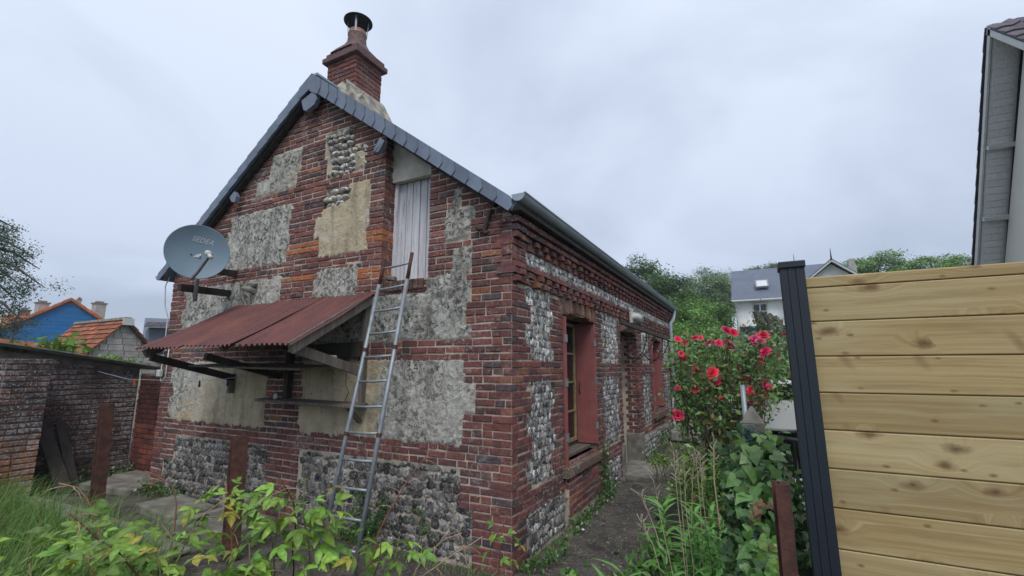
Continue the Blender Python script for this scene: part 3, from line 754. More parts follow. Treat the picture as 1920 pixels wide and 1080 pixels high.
# timber verge boards under the slates
vb = MB()
for s in (-1, 1):
    x1 = RX+s*2.72; vb.beam((RX, -.06, RZD+.0), (x1, -.06, gtop(x1)+.0), .10, .06, (1, 1, 1), 0, (0, 1, 0))
vb.build('barge_timber', M['darkwood'], roof)
for (x, z, dx) in ((.0, 3.16, 0), (-.16, 3.28, 0), (-.3, 3.37, 0)): pass
# eaves soffit, gutter, downpipe
ev = MB(); ev.bbox(.0, .14, -.1, HL+.08, 3.125, 3.15); ev.build('eaves_board', M['darkwood'], roof)
def gutter_run(x, z, y0, y1, name='gutter'):
    G = MB(); n = 10; r0 = .07
    for rr_, fl in ((r0, 1), (r0-.006, 0)):
        vs = []
        for y in (y0, y1):
            for k in range(n+1):
                a = math.pi+math.pi*k/n; vs.append((x+rr_*math.cos(a), y, z+rr_*math.sin(a)))
        G.add(vs, [(k, k+1, n+2+k, n+1+k) if fl else (k+1, k, n+1+k, n+2+k) for k in range(n)])
    for y in (y0, y1):
        vs = [(x+r0*math.cos(math.pi+math.pi*k/n), y, z+r0*math.sin(math.pi+math.pi*k/n)) for k in range(n+1)]
        G.add(vs, [tuple(range(n+1))])
    G.tube([(x+r0, y0, z), (x+r0, y1, z)], .011, 6)
    o = G.build(name, M['zinc'], house, smooth=True)
    y = y0+.5
    while y < y1-.3:
        J = MB(); vs = []
        for yy in (y-.012, y+.012):
            for k in range(n+1):
                a = math.pi+math.pi*k/n; vs.append((x+(r0+.004)*math.cos(a), yy, z+(r0+.004)*math.sin(a)))
        J.add(vs, [(k, k+1, n+2+k, n+1+k) for k in range(n)]); J.build('gutter_band', M['zinc'], o); y += .62
    return o
gutter_run(.135, 3.265, -.14, 9.45); gutter_run(-6.0, 3.06, -.14, 9.45)
dp = MB(); dp.tube([(.135, 9.18, 3.22), (.135, 9.18, 3.06), (.12, 9.05, 2.93), (.07, 8.92, 2.82), (.065, 8.9, 2.6), (.065, 8.9, .05)], .045, 10)
dpo = dp.build('downpipe', M['zinc'], house, smooth=True)
for z in (2.5, 1.5, .6):
    b_ = MB(); b_.tube([(.065, 8.9, z-.02), (.065, 8.9, z+.02)], .053, 10); b_.build('pipe_bracket', M['zinc'], dpo)
dp = MB(); dp.tube([(.05, 8.72, .02), (.05, 8.72, .95)], .028, 8); dp.build('vent_pipe', M['pale'], house)
# chimney
ch = MB(); CX0, CX1, CY0, CY1 = -3.17, -2.60, .34, .84
ch.bbox(CX0+.01, CX1-.01, CY0+.01, CY1-.01, 4.6, 6.0)
chim = ch.build('chimney', M['mortar'], house)
def ring_course(x0, x1, y0, y1, z, par, k, h=.06):
    off = .11 if k % 2 else .22
    def side(p0, p1, nrm):
        d = (p1-p0); L = d.length; d.normalize(); u = 0; first = off
        while u < L-.02:
            l = first if u == 0 else .222
            l = min(l, L-u)
            if L-u-l < .06: l = L-u
            c = p0+d*(u+l/2)
            m_ = MB(); col = tuple(v*1.05 for v in brick_col(rr))
            cls = 's' if l > .17 else 'h'; me = BRK[cls][rr.randrange(5)][2]; T = .212 if cls == 's' else .103
            ang = math.atan2(-nrm.x, nrm.y)
            put(me, 'brick', Vector((c.x, c.y, z+.033))+nrm*rr.uniform(-.001, .004), Matrix.Rotation(ang, 3, 'Z') @ Matrix.Diagonal(((l-.01)/T, 1, h/.06)), par, col)
            u += l
    side(Vector((x0, y0, 0)), Vector((x1, y0, 0)), Vector((0, -1, 0))); side(Vector((x1, y0, 0)), Vector((x1, y1, 0)), Vector((1, 0, 0)))
k = 0; z = 4.72
while z < 5.93:
    ring_course(CX0, CX1, CY0, CY1, z, chim, k); z += .0695; k += 1
cr = MB()
cr.bbox(CX0-.055, CX1+.055, CY0-.055, CY1+.055, z, z+.075); cr.bbox(CX0-.02, CX1+.02, CY0-.02, CY1+.02, z+.075, z+.15)
cr.build('chimney_crown', M['brick'], chim, bevel=.008)
for v_ in (chim.children[-1].data.color_attributes['Col'],):
    n_ = len(v_.data); v_.data.foreach_set('color', np.tile(np.array([.14, .082, .082, 1], dtype=np.float32), n_))
cx_, cy_ = (CX0+CX1)/2, (CY0+CY1)/2; zt = z+.15
sp_ = MB(); vs = []
for (t, hw, rd) in ((0, .265, 0), (.09, .215, .1), (.18, .155, .5), (.25, .132, .85), (.38, .125, 1)):
    for a in range(24):
        an = 2*math.pi*a/24+math.pi/24; cx2, sx2 = math.cos(an), math.sin(an); sq = 1/max(abs(cx2), abs(sx2))
        r_ = hw*(sq*(1-rd)+rd); vs.append((cx_+r_*cx2, cy_+r_*sx2*(1+.08*(1-rd)), zt+t))
sp_.add(vs, [(i*24+a, i*24+(a+1) % 24, (i+1)*24+(a+1) % 24, (i+1)*24+a) for i in range(4) for a in range(24)], (.145, .088, .09))
sp_.build('chimney_neck', M['brick'], chim, smooth=True)
pz = zt+.38
pt = MB(); pt.lathe([(.127, -.02), (.13, .0), (.125, .07), (.112, .07), (.112, -.02)], (cx_, cy_, pz), 24); pot = pt.build('chimney_pot', M['terracotta'], chim, smooth=False)
bn = MB(); bn.lathe([(.133, .0), (.137, .010), (.133, .02)], (cx_, cy_, pz), 24); bn.build('pot_band', M['galva'], chim)
cw = MB(); cw.lathe([(.0, .255), (.14, .24), (.205, .215), (.205, .203), (.14, .225), (.0, .238)], (cx_, cy_, pz+.03), 28); cw.build('cowl', M['postpaint'], chim, smooth=True)
for a in range(4):
    an = a*math.pi/2-.95; c, s = math.cos(an), math.sin(an)
    l_ = MB(); l_.beam((cx_+.134*c, cy_+.134*s, pz-.0), (cx_+.15*c, cy_+.15*s, pz+.255), .026, .006, up=(c, s, 0)); l_.build('cowl_strap', M['galva'], chim)
fl = MB()     # cement fillet where the stack meets the slates
def fz(x): return gtop(x)+.12
for (xa, xb, y0, y1) in ((CX0-.1, RX, CY0-.16, CY0+.02), (RX, CX1+.16, CY0-.16, CY0+.02)):
    fl.prism([(xa, y0, fz(xa)-.02), (xb, y0, fz(xb)-.02), (xb, y1, fz(xb)+.22), (xa, y1, fz(xa)+.22)], (0, .02, 0))
    fl.prism([(xa, y0, fz(xa)), (xb, y0, fz(xb)), (xb, y1+.1, fz(xb)), (xa, y1+.1, fz(xa))], (0, 0, .012))
xs = CX1-.01
fl.prism([(xs, CY0-.14, fz(xs)+.26), (xs+.02, CY0-.14, fz(xs)+.02), (xs+.24, CY0-.14, fz(xs+.24)), (xs+.24, CY0-.14, fz(xs+.24)+.02), (xs+.03, CY0-.14, fz(xs)+.22)], (0, CY1-CY0+.2, 0))
fl.build('cement_flashing', M['cement'], chim)
# attic hatch door
dt = MB(); x = -1.60; i = 0
dr = MB(); dr.bbox(-1.64, -.97, .235, .25, 2.59, 4.0); hatch = dr.build('hatch_door', M['darkwood'], house)
for w in (.115, .095, .105, .10, .12, .085):
    b_ = MB(); q = rr.uniform(.9, 1.06); b_.bbox(x+.005, x+w-.005, .205+rr.uniform(0, .006), .235, 2.602+rr.uniform(0, .04), 3.80, (q, q, q)); b_.build('plank', M['greywood'], hatch, loc=(x+w/2, .2, 3.2), bevel=.003); x += w
b_ = MB(); b_.bbox(-1.635, -1.585, .17, .205, 2.60, 3.95); b_.build('door_frame', M['greywood'], hatch, loc=(-1.6, .18, 3.2))
b_ = MB(); b_.prism([(-1.64, .12, 3.80), (-.972, .12, 3.80), (-.972, .12, gtop(-.972)-.02), (-1.64, .12, gtop(-1.64)-.02)], (0, .08, 0)); b_.build('lintel', M['lintelc'], house)
for i in range(9):
    PIECES.append(('deep', i % 3, Vector((-1.60+i*.068, -.022, 2.545)), math.pi, (.056/.212, .6, .11/.06), 0, (.13*rr.uniform(.8, 1.2), .075, .06), gw))
b_ = MB(); b_.box((-1.50, .02, 2.64), (.12, .08, .05), (0, .1, .3)); b_.build('loose_brick', M['stone'], house, bevel=.012)
# windows with shutters standing open inside the reveals
for wi, (a, b, z0, z1) in enumerate((OPEN[0], OPEN[2])):
    fr = MB(); X = -.31
    for (y0, y1) in ((a, a+.05), (b-.05, b)): fr.bbox(X-.03, X+.03, y0, y1, z0+.03, z1+.05)
    fr.bbox(X-.03, X+.03, a+.05, b-.05, z0+.02, z0+.09); fr.bbox(X-.03, X+.03, a+.05, b-.05, z1, z1+.06)
    win = fr.build('window', M['darkwood'], house)
    mid = (a+b)/2
    for y0, y1 in ((a+.055, mid-.004), (mid+.004, b-.055)):
        cs = MB()
        for (p, q) in ((y0, y0+.045), (y1-.045, y1)): cs.bbox(X+.002, X+.042, p, q, z0+.095, z1-.005)
        nb = 4
        for i in range(nb+1):
            zz_ = z0+.095+(z1-z0-.13)*i/nb; cs.bbox(X+.004, X+.038, y0+.046, y1-.046, zz_, zz_+(.045 if i in (0, nb) else .026))
        cs.build('casement', M['ochre'], win, bevel=.003)
        g_ = MB(); g_.bbox(X+.010, X+.016, y0+.03, y1-.03, z0+.1, z1-.01); g_.build('pane', M['glass'], win)
    sl_ = MB(); sl_.bbox(X-.05, .0, a+.005, b-.005, z0-.05, z0+.0); sl_.bbox(X-.02, -.10, a+.005, b-.005, z0+.002, z0+.045); sl_.build('window_sill', M['oldwood'], win, bevel=.006)
    for side, yy in (('near', a+.02), ('far', b-.02)):
        sh = MB(); x0, x1 = -.275, (.045 if side == 'near' else .012)
        n = 8
        sh.bbox(x0+.002, x1-.002, yy-.009, yy+.009, z0+.065, z1-.005)
        for i in range(n):
            p, q = x0+(x1-x0)*i/n, x0+(x1-x0)*(i+1)/n; sh.bbox(p+.003, q-.003, yy-.014, yy+.014, z0+.06 if side == 'far' else z0-.02, z1-.0)
        so_ = sh.build('shutter', M['redpaint'], house, bevel=.002)
        for zz_ in (z0+.25, z0+.85, z0+1.35):
            h_ = MB(); h_.bbox(x1-.02, x1+.006, yy-.02, yy+.02, zz_, zz_+.09); h_.build('hinge', M['galva'], so_)
        if side == 'far':
            h_ = MB(); h_.tube([(-.22, yy-.02, z0+.72), (-.22, yy-.045, z0+.74), (-.22, yy-.045, z0+.86), (-.22, yy-.02, z0+.88)], .007, 6); h_.build('handle', M['iron'], so_)
dd = MB()
dd.bbox(-.36, -.32, 3.88, 5.05, -.1, 2.3); door = dd.build('front_door', M['darkwood'], house)
for y in (4.0, 4.5):
    p_ = MB(); p_.bbox(-.325, -.31, y, y+.42, .2, .9); p_.bbox(-.325, -.31, y, y+.42, 1.0, 2.1); p_.build('door_panel', M['darkwood'], door, bevel=.004)
p_ = MB(); p_.tube([(-.32, 4.0, 1.05), (-.26, 4.0, 1.05)], .02, 8); p_.build('door_knob', M['iron'], door)
p_ = MB(); p_.box((.2, 4.35, .0), (.7, 1.2, .09), (0, .03, 0)); p_.build('doorstep', M['concrete'], house, bevel=.015)
p_ = MB(); p_.box((.35, 8.35, .09), (.62, .8, .22), (0, .0, .05)); p_.build('stone_step', M['stone'], house, bevel=.03)
# wall anchor iron on the gable
an = MB(); pts = [(-.20, -.03, 3.20), (-.225, -.035, 3.17), (-.26, -.035, 3.08), (-.29, -.035, 3.0), (-.27, -.04, 2.965), (-.235, -.04, 2.98)]
an.tube(pts, [.016, .02, .022, .024, .02, .012], 8); an.tube([(-.29, -.035, 3.02), (-.34, -.04, 3.015), (-.375, -.04, 3.04), (-.36, -.04, 3.08)], [.022, .024, .018, .01], 8)
an.build('wall_anchor', M['iron'], house, smooth=True)
an = MB(); an.tube([(-3.80, .02, 2.66), (-3.82, -.07, 2.69), (-3.86, -.16, 2.69)], [.05, .045, .02], 8); an.box((-3.80, -.05, 2.76), (.12, .08, .03), (.3, .2, .3))
an.build('vent_stub', M['stone'], house)
flush_pieces()
# ------------------------------------------------------------------ things on and against the gable
can = thing('lean_to_canopy', 'rusty corrugated iron lean-to roof on timber struts against the gable', 'canopy', (-2.95, 0, 1.3))
def corr(x0, x1, y1, lift, seed):
    nx = int((x1-x0)/.0095); ny = 14; V = []; F = []
    for j in range(ny+1):
        t = j/ny
        for i in range(nx+1):
            x = x0+(x1-x0)*i/nx; yy = (y1+.03*mn.noise((x*3, seed, 0)))*t; z = 2.49-.60*t+lift+.0135*math.sin(2*math.pi*x/.076)
            z += .018*mn.noise((x*1.6, yy*1.8, seed))-.02*math.sin(math.pi*t)*.5
            V.append((x, yy-.004, z))
    F = [(j*(nx+1)+i, j*(nx+1)+i+1, (j+1)*(nx+1)+i+1, (j+1)*(nx+1)+i) for j in range(ny) for i in range(nx)]
    return bulk('corrugated_sheet', V, F, M['sheet'], None, can, True)
corr(-4.22, -3.32, -1.07, .0, 1); corr(-3.38, -2.48, -1.03, .012, 4); corr(-2.54, -1.70, -.99, .003, 8)
def bit(name, mat, parent, fn, **k):
    m_ = MB(); fn(m_); return m_.build(name, M[mat], parent, **k)
bit('rafter', 'oldwood', can, lambda m: m.beam((-1.735, -.01, 2.43), (-1.735, -.97, 1.855), .035, .11))
bit('rafter', 'oldwood', can, lambda m: m.beam((-2.95, -.01, 2.42), (-2.90, -.90, 1.885), .05, .07)); bit('rafter', 'oldwood', can, lambda m: m.beam((-4.15, -.01, 2.42), (-4.15, -1.0, 1.83), .06, .09))
bit('purlin', 'darkwood', can, lambda m: m.beam((-4.15, -.70, 1.98), (-1.76, -.66, 2.0), .05, .05))
bit('strut', 'oldwood', can, lambda m: m.beam((-1.80, -.92, 1.87), (-1.78, -.03, 1.63), .04, .095))
bit('strut', 'darkwood', can, lambda m: m.beam((-3.15, -.9, 1.80), (-3.15, -.03, 1.58), .06, .07)); bit('strut', 'darkwood', can, lambda m: m.beam((-4.12, -.95, 1.80), (-4.05, -.03, 1.55), .06, .08))
bit('wall_post', 'oldwood', can, lambda m: m.beam((-4.05, -.045, 1.60), (-4.05, -.045, 1.36), .07, .05)); bit('wall_post', 'oldwood', can, lambda m: m.beam((-1.765, -.05, 2.42), (-1.765, -.05, 1.28), .05, .05))
bit('wall_post', 'darkwood', can, lambda m: m.beam((-2.95, -.05, 2.42), (-2.95, -.05, 1.32), .07, .06))
bit('wall_plate', 'darkwood', can, lambda m: m.beam((-4.2, -.04, 2.40), (-1.75, -.04, 2.40), .05, .07))
bit('board', 'darkwood', can, lambda m: m.beam((-2.5, -.06, 1.86), (-1.76, -.06, 1.88), .03, .16))
bit('loft_shelf', 'oldwood', can, lambda m: m.box((-3.0, -.34, 1.70), (1.9, .56, .02), (0.06, .02, 0.02)))
bit('shelf', 'oldwood', can, lambda m: m.box((-2.48, -.13, 1.305), (1.56, .22, .03), (.06, .012, 0)), bevel=.004)
bit('shelf_bracket', 'oldwood', can, lambda m: m.beam((-1.80, -.03, 1.12), (-1.80, -.2, 1.29), .04, .04))
bit('rolled_paper', 'pale', can, lambda m: m.tube([(-1.98, -.45, 1.795), (-1.83, -.36, 1.785)], .022, 8))
bit('bottle_knob', 'pale', can, lambda m: m.lathe([(0, 0), (.022, .0), (.026, .03), (.012, .06), (0, .065)], (-3.0, -.16, 1.325), 10), smooth=True)
bit('wire_hook', 'iron', can, lambda m: m.tube([(-1.95, -.1, 1.63), (-2.0, -.06, 1.5), (-1.97, -.04, 1.42), (-2.02, -.04, 1.33)], .004, 5))
# satellite dish on two timbers
sat = thing('satellite_dish', 'blue grey satellite dish with white lettering on black timbers high on the gable', 'satellite dish', (-4.3, -.3, 2.68))
dc = onY(371, 472, -.70); nd = (CAM+Vector((.5, 0, 1.2))-dc).normalized()
dz = nd; dxv = Vector((0, 0, 1)).cross(dz).normalized(); dyv = dz.cross(dxv)
DM = Matrix((dxv, dyv, dz)).transposed(); rd = .325
prof = [(rd*t, .075*t*t-.075) for t in (.001, .2, .4, .6, .8, .93, 1.)]+[(rd+.008, .004), (rd+.008, -.012), (rd, -.012)]+[(rd*t, .075*t*t-.083) for t in (.93, .6, .3, .001)]
bit('reflector', 'dish', sat, lambda m: m.lathe(prof, dc, 48, DM), smooth=True)
def DL(x, y, z=0.): return dc+DM @ Vector((x, y, z))
bit('mount_pole', 'galva', sat, lambda m: m.tube([(-4.20, -.52, 2.50), (-4.20, -.52, 3.10)], .024, 10), smooth=True)
bit('mount_bracket', 'galva', sat, lambda m: (m.beam((-4.20, -.52, 3.0), DL(0, 0, -.08), .08, .12), m.beam((-4.20, -.52, 2.86), DL(0, -.15, -.07), .05, .05)))
bit('lnb_arm', 'galva', sat, lambda m: (m.beam(DL(-.03, -.33, -.02), DL(.02, -.26, .14), .028, .03), m.beam(DL(.02, -.26, .14), DL(.10, -.10, .38), .028, .03)))
bit('lnb', 'pale', sat, lambda m: (m.tube([DL(.10, -.08, .36), DL(.085, -.05, .28)], [.036, .034], 14), m.tube([DL(.10, -.09, .37), DL(.115, -.13, .44)], .022, 10)), smooth=True)
for (bx, by) in ((-.06, -.03), (.03, -.045), (-.07, -.16), (.05, -.19)):
    bit('bolt', 'iron', sat, lambda m: m.tube([DL(bx, by, -.075), DL(bx, by, -.058)], .008, 8))
tcv = bpy.data.curves.new('lettering', 'FONT'); tcv.body = 'SEDEA'; tcv.size = .088; tcv.shear = .25; tcv.align_x = 'CENTER'; tcv.extrude = .001; tcv.space_character = 1.05; tcv.offset = .001
tx0 = bpy.data.objects.new('lettering', tcv); tme = bpy.data.meshes.new_from_object(tx0); bpy.data.objects.remove(tx0); tme.materials.clear(); fin(tme, M['letter'])
_ca, _sa = math.cos(-.16), math.sin(-.16)
for v_ in tme.vertices:
    a_, b_ = v_.co.x*.86, v_.co.y; x_, y_ = .035+a_*_ca-b_*_sa, .125+a_*_sa+b_*_ca; v_.co = (x_, y_, .075*((x_*x_+y_*y_)/rd**2)-.075+.003+max(0, v_.co.z))
tx = bpy.data.objects.new('lettering', tme); COL.objects.link(tx)
tx.matrix_basis = Matrix.Translation(dc) @ DM.to_4x4(); adopt(tx, sat)
bit('support_beam', 'darkwood', sat, lambda m: m.beam((-4.36, .02, 2.68), (-4.30, -.66, 2.66), .07, .085)); bit('support_beam', 'darkwood', sat, lambda m: m.beam((-4.28, .02, 2.95), (-4.12, -.56, 2.90), .07, .08))
# ladder
lad = thing('ladder', 'long galvanised tube ladder leaning on the gable below the hatch', 'ladder', (-1.4, -.6, 0))
La, Lb = Vector((-1.60, -.62, -.02)), Vector((-1.495, -.09, 2.83)); Ra, Rb = Vector((-1.17, -.62, -.02)), Vector((-1.125, -.09, 2.86))
for a, b in ((La, Lb), (Ra, Rb)):
    r_ = bit('rail', 'galva', lad, lambda m: m.tube([a, a.lerp(b, .42), a.lerp(b, .9)], .0215, 10), smooth=True)
    bit('rail_top', 'rust', r_, lambda m: m.tube([a.lerp(b, .9), b], .019, 10), smooth=True)
    for t in (.38, .66): bit('coupling_ring', 'rust', r_, lambda m: m.tube([a.lerp(b, t-.006), a.lerp(b, t+.006)], .027, 10))
for i in range(12):
    t = .055+i*.0825; p, q = La.lerp(Lb, t), Ra.lerp(Rb, t)
    bit('rung', 'galva', lad, lambda m: m.tube([p, p.lerp(q, .5)+Vector((0, 0, -.004)), q], .0125, 8), smooth=True)
# cable and junction box on the left corner
cab = thing('wall_cable', 'grey cable and junction boxes running down the far left corner of the gable', 'cable', (-5.8, -.03, 1.5))
bit('cable', 'pale', cab, lambda m: m.tube([(-5.86, -.04, 3.06), (-5.90, -.07, 2.9), (-5.88, -.05, 2.6), (-5.80, -.03, 2.42), (-5.79, -.03, 1.9), (-5.80, -.03, 1.55), (-5.74, -.04, 1.48), (-5.66, -.03, 1.55), (-5.66, -.03, 1.95)], .008, 6), smooth=True)
bit('junction_box', 'pale', cab, lambda m: m.box((-5.77, -.05, 1.98), (.11, .06, .13)), bevel=.01); bit('junction_box', 'pale', cab, lambda m: m.box((-5.79, -.05, 1.60), (.09, .05, .1)), bevel=.01)
# clothes line
cl_ = thing('clothes_line', 'pale cord stretched from the outbuilding wall to the lean-to strut', 'clothes line', (-5, -.2, 1.5))
c0, c1, c2 = Vector((-7.15, -.25, 1.62)), Vector((-5.75, -.06, 1.50)), Vector((-3.2, -.22, 1.60))
bit('cord', 'twine', cl_, lambda m: m.tube([c0, c0.lerp(c1, .5)+Vector((0, 0, -.05)), c1, c1.lerp(c2, .5)+Vector((0, 0, -.04)), c2], .0035, 4))
for (p, c, lab) in ((c0.lerp(c1, .62), (.62, .11, .03), 'orange clothes peg on the cord before the brick outbuilding'), (c0.lerp(c1, .70), (.55, .5, .28), 'pale wooden clothes peg on the cord before the brick outbuilding'),
                    (c1.lerp(c2, .45), (.02, .02, .03), 'black clothes peg with a red clip under the lean-to'), (c1.lerp(c2, .72), (.02, .03, .16), 'dark blue clothes peg hanging under the lean-to')):
    m_ = MB(); p = p+Vector((0, 0, -.075)); m_.box(p+Vector((-.008, 0, 0)), (.010, .014, .085), (0, .08, 0), c); m_.box(p+Vector((.008, 0, 0)), (.010, .014, .085), (0, -.08, 0), c); m_.tube([p+Vector((-.014, 0, .01)), p+Vector((.014, 0, .01))], .006, 6, (.2, .05, .04))
    tag(m_.build('clothes_peg', M['stem'], loc=tuple(p)), lab, 'clothes peg', 'clothes pegs on the line')
# bulkhead lamp, iron canopy frame
M['lampwhite'] = simple('lamp_white', (.50, .50, .47), (.36, .36, .34), .4, 9, .6, 0)
lp = thing('wall_lamp', 'white oblong bulkhead lamp on the brick cornice above the door', 'wall lamp', (.1, 4.6, 2.5))
bit('lamp_base', 'pale', lp, lambda m: m.box((.09, 4.62, 2.56), (.05, .62, .20), (.05, 0, 0)), bevel=.012)
bit('diffuser', 'lampwhite', lp, lambda m: m.lathe([(.001, .10), (.06, .092), (.1, .06), (.115, 0)], (.11, 4.62, 2.55), 20, Matrix(((0, 0, 1.15), (2.6, 0, 0), (0, .85, 0)))), smooth=True)
bit('lamp_guard', 'galva', lp, lambda m: m.tube([(.11, 4.62, 2.45), (.20, 4.62, 2.46), (.235, 4.62, 2.55), (.20, 4.62, 2.64), (.11, 4.62, 2.65)], .008, 6))
ifr = thing('iron_canopy_frame', 'rusty iron bar on scrolled brackets along the wall above the door', 'canopy frame', (.25, 4.5, 2.3))
A, B = onX(1163, 602, .42), onX(1265, 640, .42)
bit('bar', 'iron', ifr, lambda m: (m.beam(A, B, .03, .045), m.beam(A+Vector((0, 0, -.03)), B+Vector((0, 0, -.03)), .05, .008)))
for t in (.42, .74):
    p = A.lerp(B, t)
    pts = [Vector((.02, p.y-.25, p.z-.30)), Vector((.10, p.y-.12, p.z-.42)), Vector((p.x*.5, p.y+.05, p.z-.44)), Vector((p.x*.8, p.y+.25, p.z-.30)), Vector((p.x*.97, p.y+.38, p.z-.12)), Vector((p.x, p.y+.42, p.z-.03))]
    br = bit('bracket', 'iron', ifr, lambda m: m.tube(pts, .011, 6), smooth=True)
    bit('scroll', 'iron', br, lambda m: m.tube([Vector((p.x, p.y-.30, p.z-.03)), Vector((p.x*.92, p.y-.22, p.z-.20)), Vector((p.x*.7, p.y-.12, p.z-.36)), Vector((p.x*.4, p.y, p.z-.46)), Vector((.12, p.y+.03, p.z-.50)), Vector((.10, p.y+.02, p.z-.44)), Vector((.16, p.y, p.z-.43))], .009, 6), smooth=True)
    bit('stay', 'iron', br, lambda m: m.tube([(.0, p.y, p.z+.02), (p.x, p.y, p.z)], .011, 6))
# ------------------------------------------------------------------ outbuilding on the left
outb = thing('brick_outbuilding', 'low dark brick outbuilding with felt roof and an orange worn pier', 'outbuilding', (-7.3, -.5, 0))
core = MB(); core.bbox(-7.5, -7.215, -3.2, .33, -.1, 1.60); core.prism([(-7.5, -3.2, 1.6), (-7.5, .33, 1.6), (-7.5, .33, 1.66), (-7.5, -3.2, 2.2)], (.285, 0, 0))
wall_o = core.build('wall', M['darkmortar'], outb)
core = MB(); core.bbox(-7.2, -6.615, -1.42, -.98, -.1, 1.80); pier = core.build('pier', M['darkmortar'], outb)
rr = random.Random(11)
def dark(c, k=.64): return (c[0]*k*.85+.012, c[1]*k+.012, c[2]*k+.012)
def keep_last(n0, f):
    for i in range(n0, len(PIECES)):
        p = PIECES[i]; PIECES[i] = p[:6]+(f(p),)+p[7:]
n0 = len(PIECES)
for k in range(0, 24):
    lay_course('l', lambda y, z: 'b' if z < 1.60+(.35-y)*.16 else 'x', k, -2.6, .33, wall_o, rr, out=.012, off=-7.215, z=k*.075)
    lay_course('l', lambda y, z: 'b', k, -1.43, -.97, pier, rr, out=.012, off=-6.615, z=k*.075)
    lay_course('g', lambda y, z: 'b', k, -7.1, -6.62, pier, rr, out=.004, off=-1.425, z=k*.075)
def oc(p):
    if p[7] is pier and p[2].z < .82: q = rr.uniform(.7, 1.1); return (.30*q, .125*q, .06*q)
    return dark(p[6])
keep_last(n0, oc)
flush_pieces(220, 'oldbrick')
RB = thing('red_block_wall', 'dark red hollow block wall joining the outbuilding and the cottage', 'wall', (-6.5, .6, 0))
w_ = MB(); w_.bbox(-7.2, -5.82, .36, .56, -.1, 1.58); w_.build('wall_core', M['darkmortar'], RB)
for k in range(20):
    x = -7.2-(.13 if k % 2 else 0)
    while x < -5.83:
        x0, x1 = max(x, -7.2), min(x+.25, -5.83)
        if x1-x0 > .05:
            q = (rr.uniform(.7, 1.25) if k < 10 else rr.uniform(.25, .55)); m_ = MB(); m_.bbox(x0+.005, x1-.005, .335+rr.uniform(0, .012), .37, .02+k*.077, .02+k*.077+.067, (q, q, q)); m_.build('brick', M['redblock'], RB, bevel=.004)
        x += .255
rf_ = MB(); P0, P1 = (-7.08, -3.3, 2.30), (-7.08, .60, 1.64)
rf_.prism([P0, P1, (P1[0], P1[1], P1[2]+.035), (P0[0], P0[1], P0[2]+.035)], (-2.6, 0, .05)); ro = rf_.build('roof', M['felt'], outb)
ro.data.materials[0] = M['felt']
bit('roof_edge', 'stone', ro, lambda m: m.beam(Vector(P0)+Vector((.012, 0, .045)), Vector(P1)+Vector((.012, 0, .045)), .03, .014))
for i, (xa, lab) in enumerate(((0, 'dark mossy board leaning upright in the recess behind the brick pier'), (.12, 'thin dark board leaning lower against the outbuilding wall'))):
    m_ = MB(); m_.beam((-6.62-xa, -.62+xa*1.2, -.02), (-7.12, -.86+xa*2, 1.0-xa), .16-.05*i, .03, up=(1, 0, .4)); tag(m_.build('leaning_board', M['darkwood'], loc=(-6.7, -.6, 0)), lab, 'board', 'boards leaning by the outbuilding')
# rusty posts
def ipost(x, y, h, w, lab, tilt=0.):
    t = thing('rusty_post', lab, 'post', (x, y, 0), 'rusty steel posts')
    tw = Matrix.Rotation(math.atan2(CAM.x-x, CAM.y-y)*-1+.25, 3, 'Z')
    def bx(m, c, d):
        c = tw @ Vector(c); m.box((x+c.x+tilt*.5*h, y+c.y, h/2+c.z), (d[0], d[1], d[2]), tw @ Matrix.Rotation(math.atan(tilt), 3, 'Y'))
    bit('flange', 'rust', t, lambda m: bx(m, (0, w*.45, 0), (w, w*.1, h)), bevel=.003); bit('web', 'rust', t, lambda m: bx(m, (0, 0, 0), (w*.1, w*.8, h)))
    bit('flange', 'rust', t, lambda m: bx(m, (0, -w*.45, 0), (w, w*.1, h)), bevel=.003)
    return t
a = onZ(172, 975); ipost(a.x, a.y, 1.27, .115, 'rusty steel post standing before the leaning boards', .03)
a = onZ(428, 1045); ipost(a.x, a.y, 1.05, .125, 'rusty steel post before the flint plinth of the gable', .015)
a = at(1470, 980, 1.90); ipost(a.x, a.y, 1.30, .046, 'narrow rusty post in front of the ivy beside the timber fence', -.0)
# ------------------------------------------------------------------ timber screen beside the camera
FY = -1.633
fen = thing('timber_fence', 'new horizontal pine board fence panel with anthracite metal post', 'fence', (2.11, FY, 0))
tops = [2.034, 1.992, 1.861, 1.7295, 1.596, 1.462, 1.3265, 1.192, 1.055, .92, .785, .65, .515, .38, .245]
for i in range(len(tops)-1):
    z1, z0 = tops[i], tops[i+1]; m_ = MB(); c = Vector((3.25, FY+.012, (z0+z1)/2)); h = z1-z0-.0035
    m_.box(c, (2.3, .028, h)); m_.box(c+Vector((0, .004, 0)), (2.3, .014, h+.006))
    m_.build('board', M['pine'], fen, loc=tuple(c), bevel=.0035)
pp = thing('fence_post', 'dark anthracite metal fence post with flat cap, leaning a little', 'post', (2.1, FY, 0))
lean = Vector((-.018, 0, 1)); z0_, z1_ = -.1, 2.075
m_ = MB()
for (xa, xb, ya, yb) in ((-.039, -.0155, -.012, 0), (-.0145, .0115, -.012, 0), (.0125, .043, -.012, 0)):
    m_.prism([(2.118+xa, FY-.022+ya, z0_), (2.118+xb, FY-.022+ya, z0_), (2.118+xb, FY-.022+yb, z0_), (2.118+xa, FY-.022+yb, z0_)], (-.020, 0, z1_-z0_))
m_.prism([(2.080, FY-.023, z0_), (2.160, FY-.023, z0_), (2.160, FY+.06, z0_), (2.080, FY+.06, z0_)], (-.020, 0, z1_-z0_))
m_.build('shaft', M['postpaint'], pp, bevel=.0015)
bit('cap', 'postpaint', pp, lambda m: m.bbox(2.054, 2.145, FY-.042, FY+.068, 2.072, 2.098), bevel=.003)
